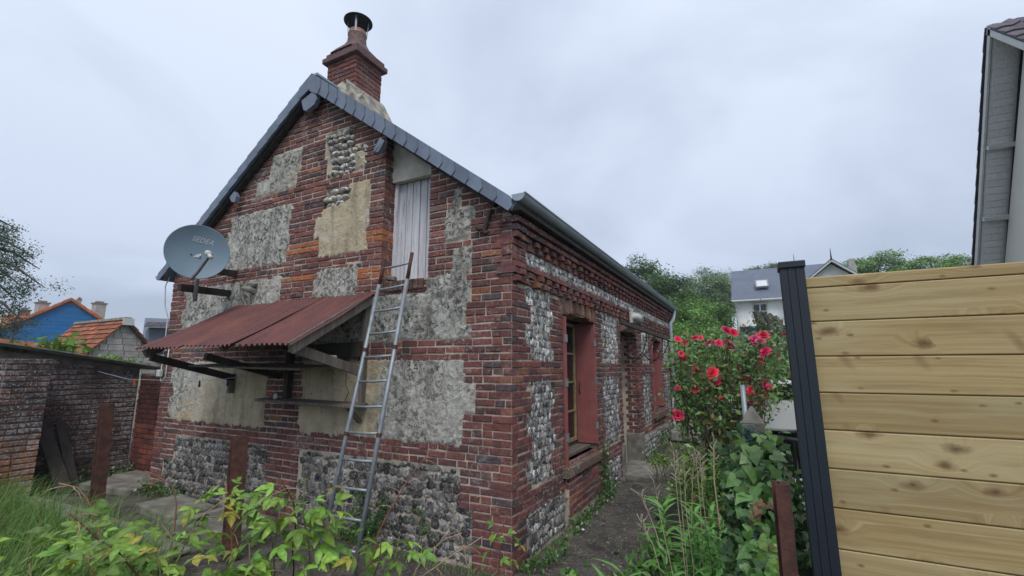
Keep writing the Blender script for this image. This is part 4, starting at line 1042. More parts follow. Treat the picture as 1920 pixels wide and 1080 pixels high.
# ------------------------------------------------------------------ leaf kit
def leaflet(mb, o, ang, L, Wd, droop, rr, col=(1, 1, 1), rows=7, fold=.25, shape=None):
    vs = []; cl_i = []; c, s = math.cos(ang), math.sin(ang)
    for i in range(rows):
        t = i/(rows-1); w = (shape or (lambda t: math.sin(math.pi*min(1, t*.93+.05))**.8*(1-.35*t)))(t)*Wd/2
        if 0 < i < rows-1: w *= 1+(.10 if i % 2 else -.06)
        y = L*t; z = -droop*L*t*t
        for k in (-1, 0, 1):
            cl_i.append(tuple(cc*((1.3 if k == 0 else 1.)*(.86 if i % 2 else 1.08)) for cc in col)); x = k*w; zz_ = z+abs(k)*w*fold+.06*w*math.sin(i*2.4+k)
            vs.append((o[0]+x*c+y*s, o[1]-x*s+y*c, o[2]+zz_))
    fs = [(i*3+k, i*3+k+1, (i+1)*3+k+1, (i+1)*3+k) for i in range(rows-1) for k in (0, 1)]
    mb.add(vs, fs, col); mb.c[-len(vs):] = cl_i
def trifoliate(seed, L=.075, five=False):
    rr = random.Random(seed); mb = MB()
    mb.tube([(0, 0, 0), (0, .03, .006), (0, .06, .004)], .0013, 3, (.8, .85, .5), cap=False)
    leaflet(mb, (0, .06, .004), rr.uniform(-.15, .15), L*rr.uniform(.95, 1.15), L*.66, .35, rr, rows=6)
    for s in (-1, 1): leaflet(mb, (0, .048, .005), s*rr.uniform(.95, 1.3), L*.82, L*.5, .4, rr, rows=5)
    return mb.mesh('leaf', M['leaf'], True)
def lance(seed, L=.16, Wd=.034):
    rr = random.Random(seed); mb = MB()
    leaflet(mb, (0, 0, 0), 0, L*rr.uniform(.85, 1.15), Wd, rr.uniform(.35, .8), rr, rows=7, fold=.3, shape=lambda t: math.sin(math.pi*min(1, .12+t*.88))**.75); return mb.mesh('leaf', M['leaf'], True)
def ivyleaf(seed):
    rr = random.Random(seed); mb = MB(); out = [(0, 0), (.22, -.17), (.5, -.06), (.44, .2), (.30, .38), (.16, .60), (0, .86)]
    P = out+[(-x, y) for x, y in out[-2:0:-1]]
    vs = [(0, .2, .0)]+[(x*rr.uniform(.92, 1.08), y, -.25*(x*x+(y-.2)**2)+.05*abs(x)+rr.uniform(-.015, .015)) for x, y in P]
    n = len(P); mb.add(vs, [(0, 1+i, 1+(i+1) % n) for i in range(n)]); return mb.mesh('leaf', M['gloss'], True)
TRI = [trifoliate(i) for i in range(7)]; LAN = [lance(i) for i in range(5)]; IVY = [ivyleaf(i) for i in range(6)]
def aim(d, roll=0., up=Vector((0, 0, 1))):      # +Y along d, +Z roughly up
    d = d.normalized(); x = d.cross(up)
    if x.length < .05: x = d.cross(Vector((1, 0, .2)))
    x.normalize(); z = x.cross(d); return Matrix((x, d, z)).transposed() @ Matrix.Rotation(roll, 3, 'Y')
def rleaf(rr, yellow=.06):
    q = rr.choice((rr.uniform(.45, .8), rr.uniform(.8, 1.35)))
    if rr.random() < yellow: return (.26*q, .24*q, .04)
    g_ = rr.random(); return (.125*q+.085*g_*q, .27*q+.055*g_*q, .042*q)
def on_path(pts, t):
    L = [(b-a).length for a, b in zip(pts[:-1], pts[1:])]; T = t*sum(L)
    for i, l in enumerate(L):
        if T <= l or i == len(L)-1: return pts[i].lerp(pts[i+1], min(1, T/max(l, 1e-6))), (pts[i+1]-pts[i]).normalized()
        T -= l
def raspberry(px, d, lab, nleaf, t0=.1, t1=1., size=1., seed=0, dry=0, yellow=.06, col=(.13, .055, .035), spread=.12, r=.0045):
    rr = random.Random(seed*17+3); pts = [at(x, y, dd) for (x, y), dd in zip(px, d if isinstance(d, (list, tuple)) else [d]*len(px))]
    base = Vector((pts[0].x, pts[0].y, 0)); full = [base]+pts if pts[0].z > .05 else pts
    root = thing('raspberry_cane', lab, 'raspberry plant', tuple(base), 'raspberry canes in front of the cottage')
    dense = []
    for i in range(len(full)*5-4):
        p, _ = on_path(full, i/(len(full)*5-5)); dense.append(p+Vector((mn.noise(p*9), mn.noise(p*9+Vector((5, 0, 0))), mn.noise(p*8+Vector((0, 7, 0)))))*.012)
    n_ = len(dense)
    bit('cane', 'stem', root, lambda m: m.tube(dense, [r*(1-.45*i/n_) for i in range(n_)], 6, col), smooth=True)
    for k in range(dry):
        p, d_ = on_path(full, rr.uniform(.72, 1)); dr_ = Vector((rr.gauss(0, 1), rr.gauss(0, 1), rr.gauss(-.1, .6))).normalized()
        q = [p]; v_ = (d_*.6+dr_).normalized()
        for s in range(4): v_ = (v_+Vector((rr.gauss(0, .35), rr.gauss(0, .35), -.28))).normalized(); q.append(q[-1]+v_*rr.uniform(.014, .035))
        bit('dry_twig', 'stem', root, lambda m: m.tube(q, [.002, .0017, .0014, .0012, .0009], 4, (.36, .25, .17)))
    for k in range(int(nleaf*.82)):
        t = t0+(t1-t0)*rr.random()**.8; p, _ = on_path(pts, t); a = rr.uniform(0, 2*math.pi)
        dirv = Vector((math.cos(a), math.sin(a), rr.uniform(-.65, .45))); off = dirv*rr.uniform(.0, spread)
        if rr.random() < .5: dirv = (dirv+(CAM-p).normalized()*.5)
        upv = Vector((rr.gauss(0, .3), rr.gauss(-.35, .3), 1))
        put(rr.choice(TRI), 'leaf', p+off, aim(dirv, rr.uniform(-.5, .5), upv) @ Matrix.Diagonal((size*rr.uniform(.48, .92),)*3), root, rleaf(rr, yellow))
    return root
raspberry([(205, 1075), (180, 985), (165, 945), (148, 915), (112, 905)], 2.5, 'raspberry cane with a bare forked tan tip before the first rusty post', 26, 0, .45, 1., 1, 10, col=(.30, .17, .10))
raspberry([(318, 1070), (322, 1010), (335, 950), (322, 912), (300, 897), (272, 885)], 2.7, 'bare raspberry cane with a hooked tip before the left flint panel', 8, .0, .2, 1, 2, 5, col=(.22, .11, .075))
raspberry([(265, 1078), (225, 1040), (175, 1005), (135, 965)], 2.2, 'raspberry cane sloping left above the tall grass', 24, 0, .9, 1, 3, 8)
raspberry([(428, 1075), (436, 1030), (430, 960), (424, 905)], 2.6, 'raspberry cane leafing in front of the middle rusty post', 26, .25, .95, .95, 4, 3, col=(.34, .13, .06))
raspberry([(320, 1075), (350, 1010), (385, 960), (440, 925)], 2.5, 'thin green raspberry cane arching right towards the middle rusty post', 22, .25, 1, .8, 5, 3, col=(.26, .2, .08))
raspberry([(552, 1078), (550, 1010), (552, 955), (545, 925), (530, 900)], 2.2, 'tallest leafy raspberry cane with a drooping dry flower head', 30, .0, .85, 1.1, 6, 14, col=(.06, .03, .02))
raspberry([(585, 1078), (575, 1000), (570, 940), (568, 905)], 2.15, 'bushy raspberry shoot just left of the ladder foot', 34, .15, 1, 1.15, 7, 0, col=(.13, .15, .05))
raspberry([(692, 1078), (705, 1010), (735, 950), (770, 890), (812, 838)], 2.7, 'long bare red raspberry cane slanting up to the right of the ladder', 0, 0, .1, 1, 8, 6, col=(.22, .085, .05), r=.0055)
raspberry([(735, 1078), (742, 1035), (748, 1005)], 2.3, 'short raspberry shoot at the foot of the long bare cane', 18, 0, 1, .95, 9, 0, col=(.16, .17, .06))
raspberry([(932, 1078), (936, 1040), (942, 1000), (948, 965)], 2.2, 'young yellow green raspberry shoot in front of the corner of the house', 16, .2, .85, .72, 10, 0, yellow=.2, col=(.18, .075, .045))
raspberry([(622, 1078), (640, 1050), (665, 1020)], 2.2, 'raspberry shoot crossing the bottom rungs of the ladder', 6, .1, 1, 1, 11, 4, col=(.30, .18, .12))
raspberry([(700, 1078), (712, 1045), (715, 1015)], 2.15, 'pale raspberry shoot leaning on the right ladder rail', 8, .1, 1, 1, 12)
raspberry([(775, 1078), (790, 1050), (830, 1010), (868, 1000)], 2.6, 'dry tan raspberry cane arching by the flint plinth', 0, 0, 1, 1, 13, 8, col=(.34, .24, .15))
raspberry([(790, 1080), (850, 1040), (905, 1005)], 2.5, 'second dry cane lying lower beside the brick corner', 0, 0, 1, 1, 14, 8, col=(.36, .27, .17))
k = 20
for (x, y, d, n, lab) in ((110, 1010, 2.3, 24, 'low raspberry shoot at the edge of the tall grass'), (170, 1030, 2.0, 30, 'leafy raspberry shoot left of the first rusty post foot'), (235, 990, 2.4, 26, 'raspberry shoot just right of the first rusty post'),
        (300, 1030, 2.1, 22, 'yellowing raspberry shoot below the hooked bare cane'),
        (400, 1050, 2.0, 24, 'raspberry shoot hiding the foot of the middle rusty post'), (470, 1020, 2.1, 26, 'raspberry shoot right of the middle rusty post'), (510, 985, 2.2, 24, 'pointed leaved raspberry shoot left of the tallest cane'),
        (572, 1055, 1.95, 18, 'low raspberry shoot touching the left ladder rail'), (60, 1055, 2.0, 16, 'raspberry shoot growing among the long grass')):
    raspberry([(x+6, y+85), (x, y+40), (x-4, y+2)], d, lab, n-6, 0, 1, .95, k, 2 if k % 3 == 0 else 0, yellow=.4 if 'yellowing' in lab else .05, col=(.15, .14, .06), spread=.13); k += 1
# grass and weeds (nobody could count the blades)
def blades(name, spots, h, wd, lean, cols, mat='grass', seed=0, up=.9):
    g_ = np.random.default_rng(seed); n = len(spots); P = np.array(spots, dtype=float)
    H = h*g_.uniform(.5, 1.25, n); a = g_.uniform(0, 2*np.pi, n); ln = lean*g_.uniform(.2, 1.4, n)
    D = np.stack([np.cos(a), np.sin(a), np.zeros(n)], 1); D[:, 0] += .35; Sd = np.stack([-np.sin(a), np.cos(a), np.zeros(n)], 1)
    V = []; ts = (0, .35, .7, 1.)
    for t in ts:
        c = P+D*(ln*H*t**2)[:, None]+np.array([0, 0, 1.])*(H*(t-.25*np.minimum(ln, 1.4)*t**3))[:, None]
        w = wd*(1-t*.92)*.5
        V += [c-Sd*w, c+Sd*w]
    V = np.stack(V, 1).reshape(-1, 3); b = np.arange(n)[:, None]*8
    F = np.concatenate([b+np.array([[2*i, 2*i+1, 2*i+3, 2*i+2]]) for i in range(3)], 0)
    q = g_.uniform(.6, 1.35, (n, 1)); C = np.array(cols)[g_.integers(0, len(cols), n)]*q
    o = bulk(name, V, F, M[mat], np.repeat(C, 8, 0), smooth=True); o['kind'] = 'stuff'; return o
rr = random.Random(21); sp = []
a0, a1 = onZ(-60, 930), onZ(330, 1070)
while len(sp) < 7500:
    t = rr.random(); e = a0.lerp(a1, t); w = rr.random()**1.3*1.6
    x, y = e.x+w*.35+rr.gauss(0, .04), e.y-w-.03; sp.append((x, y, gz(x, y)-.05))
GC = [(.12, .24, .05), (.15, .28, .065), (.09, .19, .045), (.22, .26, .10)]
blades('long_grass', sp, .50, .011, .9, GC, seed=1)
sp = []
def strip(x0, y0, x1, y1, n, sd):
    for _ in range(n):
        t = rr.random(); x = x0+(x1-x0)*t+rr.gauss(0, sd); y = y0+(y1-y0)*t+rr.gauss(0, sd); sp.append((x, y, gz(x, y)-.05))
strip(-6.5, -1.45, -6.55, -.9, 160, .05); strip(-7.1, -.8, -7.1, .3, 240, .06); strip(-5.7, -.12, -4.3, -.1, 160, .07); strip(-3.9, -.14, -.1, -.12, 420, .05); strip(.08, .0, .1, 1.2, 110, .04)
strip(-6.3, -1.0, -3.2, -.75, 160, .22); strip(.15, 7.6, .3, 10.5, 260, .15); strip(.9, -.5, 1.2, 8, 900, .12)
blades('ground_weeds', sp, .11, .009, 1.0, GC, seed=2)
def leafmass(pts, n, sd, size, seed, cols, nrm=None, spread=.7):
    g_ = np.random.default_rng(seed); P = np.array(pts, dtype=float)[g_.integers(0, len(pts), n)]+g_.normal(0, 1, (n, 3))*np.array(sd)
    N = g_.normal(0, 1, (n, 3))*spread+(np.array(nrm) if nrm is not None else np.array([0, 0, .4])); N /= np.linalg.norm(N, axis=1)[:, None]
    T = np.cross(N, g_.normal(0, 1, (n, 3))); T /= np.linalg.norm(T, axis=1)[:, None]; B = np.cross(N, T)
    s = size*g_.uniform(.6, 1.3, (n, 1)); w = s*g_.uniform(.55, .8, (n, 1))
    V = np.stack([P-T*s*.5, P+B*w*.42+N*s*.06, P+T*s*.55-N*s*.08, P-B*w*.42+N*s*.06], 1).reshape(-1, 3)
    F = (np.arange(n)[:, None]*4+np.arange(4)[None, :])
    q = g_.uniform(.6, 1.35, (n, 1)); C = np.array(cols)[g_.integers(0, len(cols), n)]*q
    return V, F, np.repeat(C, 4, 0)
def leafobj(name, sets, mat, parent=None, kind=None):
    V, F, C, o = [], [], [], 0
    for v, f, c in sets: V.append(v); F.append(f+o); C.append(c); o += len(v)
    ob = bulk(name, np.concatenate(V), np.concatenate(F), M[mat], np.concatenate(C), parent, True)
    if kind: ob['kind'] = kind
    return ob
GREEN = [(.045, .115, .022), (.06, .14, .03), (.035, .09, .02), (.085, .17, .035)]
def climber(lab, pts, n, sd, size, nrm, seed, cols=GREEN):
    p = Vector(pts[0]); r_ = thing('ivy_plant', lab, 'ivy', (p.x, p.y, 0), 'ivy patches on the cottage walls')
    bit('stem', 'stem', r_, lambda m: [m.tube([(q[0], q[1], q[2]-.10), (q[0]+.01, q[1], q[2]), (q[0]-.01, q[1], q[2]+.12)], .004, 4, (.12, .09, .05)) for q in pts[:1]])
    leafobj('foliage', [leafmass(pts, n, sd, size, seed, cols, nrm)], 'gloss', r_)
gp = lambda l: [tuple(onY(x, y, -.05)) for x, y in l]
lpn = lambda l, X=.09: [tuple(onX(x, y, X)) for x, y in l]
climber('ivy patch between the ladder rails low on the flint', gp([(675, 935), (668, 960), (680, 975)]), 160, (.05, .025, .06), .035, (0, -1, .3), 1)
climber('ivy patch just right of the ladder rail on the flint', gp([(715, 940), (722, 960), (712, 975)]), 150, (.05, .025, .06), .035, (0, -1, .3), 2)
climber('bushy ivy at the foot of the ladder behind the rungs', gp([(640, 1000), (665, 1005), (650, 1015), (700, 985), (685, 1005)]), 330, (.07, .04, .06), .045, (0, -1, .4), 3)
climber('small ivy sprig alone on the right flint panel', gp([(790, 1000), (800, 985), (780, 960)]), 60, (.05, .02, .05), .03, (0, -1, .3), 4)
climber('thick ivy column climbing beside the first window sill', lpn([(1132, 850), (1134, 880), (1130, 905), (1138, 905), (1142, 920), (1128, 930), (1140, 935), (1126, 950), (1150, 910)], .08), 620, (.03, .10, .07), .045, (1, -.2, .3), 5)
climber('low ivy trailing along the wall foot towards the path', lpn([(1120, 955), (1105, 970), (1095, 975), (1085, 985)], .12), 330, (.05, .12, .05), .045, (1, -.2, .5), 6)
climber('ivy spreading below the far window by the step', lpn([(1240, 830), (1232, 850), (1245, 820), (1222, 860), (1215, 870), (1250, 815)], .12), 420, (.06, .2, .08), .05, (1, -.2, .4), 7)
climber('small leafy weed at the very foot of the house corner', [(.12, .12, .02), (.2, .3, .05), (.25, .5, .06)], 170, (.05, .08, .04), .04, (0, -.4, 1), 8)
climber('dark weed tuft against the outbuilding wall foot', [(-7.05, -.4, .12), (-7.08, 0, .1), (-7.0, .2, .08)], 200, (.05, .1, .06), .05, (1, -.2, .6), 9)
climber('green weeds along the left foot of the gable', [(-5.6, -.12, .06), (-5.3, -.1, .08), (-4.9, -.1, .06)], 220, (.1, .05, .05), .045, (0, -1, .8), 10)
# ------------------------------------------------------------------ ivy covered concrete post, wire mesh
cpt = thing('concrete_post', 'lichened concrete post with a pointed top standing in the ivy', 'post', (1.9, -1.03, 0))
q = at(1411, 790, 2.72); w = .052
bit('shaft', 'concrete', cpt, lambda m: (m.prism([(q.x-w, q.y-w, 0), (q.x+w, q.y-w, 0), (q.x+w, q.y+w, 0), (q.x-w, q.y+w, 0)], (0, 0, 1.41)),
    m.add([(q.x-w, q.y-w, 1.411), (q.x+w, q.y-w, 1.411), (q.x+w, q.y+w, 1.411), (q.x-w, q.y+w, 1.411), (q.x, q.y, 1.50)], [(0, 1, 4), (1, 2, 4), (2, 3, 4), (3, 0, 4)])), bevel=.006)
pA, pB = at(1392, 722, 2.75), at(1402, 830, 2.75)
tag(bit('metal_tube', 'galva', None, lambda m: m.tube([pA, pB, Vector((pB.x, pB.y, 0))], .013, 10), smooth=True, loc=(pB.x, pB.y, 0)), 'thin grey metal tube standing left of the pointed concrete post', 'tube')
wm_ = thing('wire_mesh', 'blue green chain link mesh hanging bunched down the ivy', 'wire mesh', (pB.x, pB.y, 0))
rr = random.Random(4)
for k in range(13):
    path = []; x0 = rr.uniform(-.035, .045)
    dn = [(1402, 795), (1404, 830), (1400, 870), (1398, 900), (1410, 930), (1412, 970), (1425, 1000), (1432, 1040), (1440, 1080)]
    for i in range(60):
        t = i/59*8; j = min(7, int(t)); fx = dn[j][0]+(dn[j+1][0]-dn[j][0])*(t-j); fy = dn[j][1]+(dn[j+1][1]-dn[j][1])*(t-j)
        p = at(fx, fy, 2.70-.065*t); sgn = (1 if i % 2 else -1)
        path.append(p+Vector((x0+sgn*.009+rr.gauss(0, .004), -.07+rr.gauss(0, .012), rr.gauss(0, .004))))
        if k > 3 and i > rr.uniform(12, 40): break
    bit('wire', 'wire', wm_, lambda m: m.tube(path, .0016, 3, cap=False))
ivb = thing('ivy_plant', 'large leaved ivy smothering the old fence around the concrete post', 'ivy', (1.95, -1.3, 0))
rr = random.Random(31); cl = []
for _ in range(330):
    t = rr.random(); px = rr.gauss(0, 1); 
    cxp, cyp = (1425+rr.uniform(-45, 60), 815+rr.random()**1.0*265)
    wd = 1-abs(cyp-900)/600; cxp = 1432+(cxp-1432)*wd
    if cyp > 960 and rr.random() < .45: continue
    if cxp > 1448+max(0, cyp-830)*.5: continue
    d = 2.62-.5*(cyp-810)/270+rr.uniform(-.08, .12)
    p = at(cxp, cyp, d); nv = ((CAM-p).normalized()*.9+Vector((rr.gauss(0, .45), rr.gauss(0, .45), rr.gauss(.25, .4)))).normalized()
    dn_ = Vector((rr.gauss(0, .5), rr.gauss(0, .3), -1)); dn_ = dn_-nv*dn_.dot(nv)
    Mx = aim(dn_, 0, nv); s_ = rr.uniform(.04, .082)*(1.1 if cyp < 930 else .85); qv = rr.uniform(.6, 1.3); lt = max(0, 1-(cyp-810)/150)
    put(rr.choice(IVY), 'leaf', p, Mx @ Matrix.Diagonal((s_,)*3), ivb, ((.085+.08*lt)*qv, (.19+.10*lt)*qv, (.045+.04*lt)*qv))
bk = [tuple(at(x, y, 2.55-.4*(y-810)/270+.12)) for x in range(1395, 1490, 14) for y in range(835, 1090, 18) if x < 1440+max(0, y-830)*.45]
leafobj('inner_foliage', [leafmass(bk, 1500, (.05, .06, .04), .05, 5, [(.05, .115, .035), (.07, .15, .045), (.045, .09, .03)], (0, -1, .3))], 'gloss', ivb)
for k in range(9):
    x = rr.uniform(1395, 1490); y0 = rr.uniform(880, 960); ps = [at(x+rr.gauss(0, 6)+i*rr.uniform(-4, 4), y0+i*45, 2.42-.06*i) for i in range(5)]
    bit('vine_stem', 'stem', ivb, lambda m: m.tube(ps, .005, 5, (.2, .15, .09)))
for k in range(8):
    p = at(rr.uniform(1412, 1440), rr.uniform(940, 980), 2.28+rr.uniform(-.03, .03))
    put(rr.choice(IVY), 'dead_leaf', p, aim(Vector((rr.gauss(0, 1), rr.gauss(0, .3), -1)), 0, (CAM-p)) @ Matrix.Diagonal((rr.uniform(.03, .045),)*3), ivb, (.22, .12, .065))
sprg = thing('ivy_plant', 'small bright lime ivy sprig low beside the narrow rusty post', 'ivy', tuple(at(1440, 1080, 2.0)))
for k in range(26):
    p = at(rr.uniform(1425, 1458), rr.uniform(1005, 1078), 2.05+rr.uniform(-.05, .05)); put(rr.choice(IVY), 'leaf', p, aim(Vector((rr.gauss(0, 1), rr.gauss(0, .3), -.6)), 0, (CAM-p)+Vector((0, 0, .6))) @ Matrix.Diagonal((rr.uniform(.025, .045),)*3), sprg, (.15*rr.uniform(.7, 1.2), .27*rr.uniform(.7, 1.2), .045))
# ------------------------------------------------------------------ perennials, dry stalks, shrub and pot by the path
def perennial(px, py, d, nst, lab, seed, h=.75, rad=.2):
    rr = random.Random(seed); b = at(px, py, d); root = thing('leafy_perennial', lab, 'plant', (b.x, b.y, 0), 'tall lance leaved perennials by the path')
    leafobj('lower_foliage', [leafmass([(b.x+rr.gauss(0, rad*1.1), b.y+rr.gauss(0, rad*1.1), h*rr.uniform(.1, .62)) for _ in range(40)], 700, (.05, .05, .05), .075, seed, [(.085, .2, .04), (.12, .26, .05), (.065, .15, .035)], (0, -.2, .8))], 'leaf', root)
    for s in range(nst):
        x, y = b.x+rr.gauss(0, rad), b.y+rr.gauss(0, rad); hh = h*rr.uniform(.75, 1.15); tip = Vector((x+rr.gauss(0, .06), y+rr.gauss(0, .06), hh)); bs = Vector((x, y, 0))
        bit('stem', 'stem', root, lambda m: m.tube([bs, bs.lerp(tip, .5), tip], [.005, .004, .002], 5, (.09, .16, .04)))
        nl = rr.randint(15, 19)
        for k in range(nl):
            t = .30+.70*k/nl; p = bs.lerp(tip, t); a = k*2.4+s; dv = Vector((math.cos(a), math.sin(a), .75 if t < .8 else 1.5))
            q = rr.uniform(.75, 1.25); sc = (1.25-.45*t)*rr.uniform(.8, 1.15)
            put(rr.choice(LAN), 'leaf', p, aim(dv, rr.uniform(-.3, .3)) @ Matrix.Diagonal((sc, sc, sc)), root, (.105*q, .25*q, .05*q))
perennial(1285, 1075, 3.0, 11, 'lance leaved perennial clump nearest the path', 1); perennial(1340, 1060, 2.7, 11, 'lance leaved perennial clump beside the ivy', 2, .68); perennial(1310, 1030, 3.7, 9, 'lance leaved perennial clump behind the dry stalks', 3, .7)
perennial(1260, 1078, 2.65, 9, 'lowest lance leaved perennial clump at the edge of the bed', 4, .42, .14); perennial(1370, 1078, 2.4, 8, 'dark lance leaved perennial under the ivy', 5, .42, .14)
k = 0
for (x0, y0, x1, y1, d, lab) in ((1285, 1070, 1262, 840, 2.9, 'tallest dry seed stalk leaning left over the path'), (1300, 1060, 1282, 862, 3.0, 'dry seed stalk second from the path'), (1318, 1050, 1305, 852, 3.1, 'dry seed stalk with a feathery tip before the pot'),
        (1330, 1030, 1312, 850, 3.1, 'thin dry stalk touching the pot rim'), (1350, 990, 1338, 822, 3.2, 'thick pale dry stalk nearest the ivy'), (1262, 1079, 1222, 880, 2.8, 'dry stalk crossing the path'), (1252, 1079, 1202, 925, 2.7, 'low dry stalk furthest out over the path'), (1240, 1079, 1200, 975, 2.7, 'short dry stalk at the path edge'),
        (1288, 1060, 1270, 850, 3.05, 'slim dry stalk in the middle of the bed'), (1296, 1040, 1300, 858, 3.3, 'upright dry stalk behind the others')):
    rr = random.Random(60+k); k += 1; b, tp = at(x0, y0, d), at(x1, y1, d+.05); b0 = Vector((b.x, b.y, 0))
    root = thing('dry_stalk', lab, 'dry stalk', tuple(b0), 'dry stalks beside the path'); sc = .003 if 'thick' not in lab else .005
    bit('stalk', 'stem', root, lambda m: m.tube([b0, b, b.lerp(tp, .5)+Vector((rr.gauss(0, .01), 0, .01)), tp], [sc, sc, sc*.8, sc*.5], 5, (.42, .35, .235)))
    bit('seed_head', 'stem', root, lambda m: [m.tube([b.lerp(tp, t), b.lerp(tp, t)+Vector((rr.gauss(0, .022), rr.gauss(0, .022), .035))], [.0018, .0026], 4, (.36, .31, .23)) for t in [.72+.28*i/11 for i in range(12)]])
def shrub(name, lab, cat, px, py, d, rad, n, size, cols, seed, grp=None, mat='leaf', stems=6, zc=None):
    rr = random.Random(seed); c = at(px, py, d); root = thing(name, lab, cat, (c.x, c.y, 0), grp); pts = []
    for i in range(26):
        v = Vector((rr.gauss(0, 1), rr.gauss(0, 1), rr.gauss(0, 1))).normalized()*rr.uniform(.35, 1); pts.append((c.x+v.x*rad[0], c.y+v.y*rad[1], max(.06, c.z+v.z*rad[2])))
    for i in range(stems):
        p = Vector(pts[i]); bit('stem', 'stem', root, lambda m: m.tube([(c.x+rr.gauss(0, .04), c.y+rr.gauss(0, .04), 0), ((p.x+c.x)/2, (p.y+c.y)/2, p.z*.5), p], [.007, .005, .003], 5, (.12, .10, .05)))
    leafobj('foliage', [leafmass(pts, n, (rad[0]*.2, rad[1]*.2, rad[2]*.2), size, seed, cols)], mat, root); return root
LIME = [(.13, .24, .04), (.16, .28, .05), (.10, .20, .035)]
shrub('small_shrub', 'small light green shrub with round leaves beside the path', 'shrub', 1305, 905, 4.6, (.26, .3, .3), 900, .045, LIME, 2)
shrub('small_shrub', 'low green plant between the pot and the ivy', 'shrub', 1370, 915, 4.0, (.22, .25, .28), 600, .05, GREEN, 3)
shrub('small_shrub', 'loose weed with small leaves in front of the slab of the door', 'shrub', 1238, 865, 7.6, (.15, .3, .12), 200, .05, LIME, 5)
b = at(1326, 942, 4.9)
pot_ = thing('flower_pot', 'square terracotta planter half hidden in the greenery', 'flower pot', (b.x, b.y, 0))
bit('rim', 'terracotta', pot_, lambda m: [m.box((b.x+dx, b.y+dy, b.z), sz) for dx, dy, sz in ((0, -.13, (.30, .04, .05)), (0, .13, (.30, .04, .05)), (-.13, 0, (.04, .22, .05)), (.13, 0, (.04, .22, .05)))], bevel=.006)
bit('bowl', 'terracotta', pot_, lambda m: m.prism([(b.x-.10, b.y-.10, .02), (b.x+.10, b.y-.10, .02), (b.x+.10, b.y+.10, .02), (b.x-.10, b.y+.10, .02)], (0, 0, b.z-.05)), bevel=.006); bit('soil', 'soil', pot_, lambda m: m.bbox(b.x-.11, b.x+.11, b.y-.11, b.y+.11, b.z-.045, b.z-.01))
rr = random.Random(91); gv = MB()
for _ in range(1500):
    y = rr.uniform(.1, 9)**1.0; x = rr.uniform(.05, 1.25) if rr.random() < .75 else rr.choice((.12, 1.05))+rr.gauss(0, .07); sz = rr.choice((.006, .009, .013, .02))*rr.uniform(.7, 1.3); q = rr.uniform(.05, .3)
    vf = PEB[1][rr.randrange(8)]; z = gz(x, y)-.04
    gv.add([(x+sz*a, y+sz*b, z+sz*.35) for a, b in ((-.5, -.4), (.5, -.3), (.4, .5), (-.4, .45))]+[(x, y, z+sz*.6)]+[(x+sz*a, y+sz*b, z-.01) for a, b in ((-.5, -.4), (.5, -.3), (.4, .5), (-.4, .45))], [(0, 1, 4), (1, 2, 4), (2, 3, 4), (3, 0, 4), (5, 6, 1, 0), (6, 7, 2, 1), (7, 8, 3, 2), (8, 5, 0, 3)], (q, q*.88, q*.75))
for _ in range(420):
    x, y = rr.uniform(.02, 1.2), rr.uniform(.1, 8); z = gz(x, y)-.03; a = rr.uniform(0, 6.3); L = rr.uniform(.012, .035); c = rr.choice(((.16, .09, .04), (.22, .15, .06), (.10, .06, .03), (.4, .14, .15)))
    gv.add([(x, y, z), (x+L*.5*math.cos(a+.5), y+L*.5*math.sin(a+.5), z+.006), (x+L*math.cos(a), y+L*math.sin(a), z+.002), (x+L*.5*math.cos(a-.5), y+L*.5*math.sin(a-.5), z+.005)], [(0, 1, 2, 3)], c)
gv.build('path_debris', M['stem'])['kind'] = 'stuff'
# pot, fallen petals, stones on the path
for (px, py, lab, c, s) in ((1287, 822, 'pale broken stone beside the far step', (.5, .42, .33), .07), (1240, 853, 'small white stone by the ivy under the far window', (.6, .57, .5), .05), (1093, 993, 'white shell fragment lying on the dark path', (.75, .7, .68), .035), (1090, 958, 'small tan stone on the path by the wall foot', (.4, .33, .22), .03), (1148, 942, 'pink petal fallen on the path', (.6, .2, .22), .02), (1062, 1005, 'flat brown stone at the wall foot', (.25, .15, .11), .045)):
    q = onZ(px, py, .01); vf = PEB[1][int(px) % 8]; m_ = MB(); m_.add([(q.x+x*s, q.y+z*s, q.z+y*s*.6) for x, y, z in vf[0]], vf[1], c); tag(m_.build('path_stone', M['stem'], loc=tuple(q), smooth=True), lab, 'stone')
# ------------------------------------------------------------------ the rose bush
ros = thing('rose_bush', 'tall rose bush in full pink red bloom at the end of the path', 'rose bush', (1.7, 1.6, 0))
rr = random.Random(8)
def bloom(seed, open_=1.):
    r_ = random.Random(seed); mb = MB()
    for ring, (n, rad, tilt, sz) in enumerate(((4, .10, 1.35, .42), (5, .20, 1.05, .55), (6, .30, .70, .62), (6, .38, .30*open_, .66))):
        for i in range(n):
            a = 2*math.pi*(i+.5*(ring % 2))/n+r_.uniform(-.15, .15); ca, sa = math.cos(a), math.sin(a); vs = []
            for u in (0, .5, 1.):
                for v in (-1, 0, 1):
                    w = sz*(.25+.75*math.sin(math.pi*min(1, .2+u*.62)))*.5*v; r1 = rad*.4+sz*u*math.cos(tilt)*(1+.05*r_.random()); z = sz*u*math.sin(tilt)+(.10*abs(v) if u < .9 else .02)-(.12*u*u if ring > 1 else 0)
                    vs.append((r1*ca-w*sa, r1*sa+w*ca, z))
            q = r_.uniform(.8, 1.15)-.10*(3-ring)*.5; mb.add(vs, [(i2*3+k2, i2*3+k2+1, i2*3+k2+4, i2*3+k2+3) for i2 in (0, 1) for k2 in (0, 1)], (q, q, q))
    return mb.mesh('rose_bloom', M['petal'], True)
BLM = [bloom(i, .6+.4*(i % 3)) for i in range(4)]
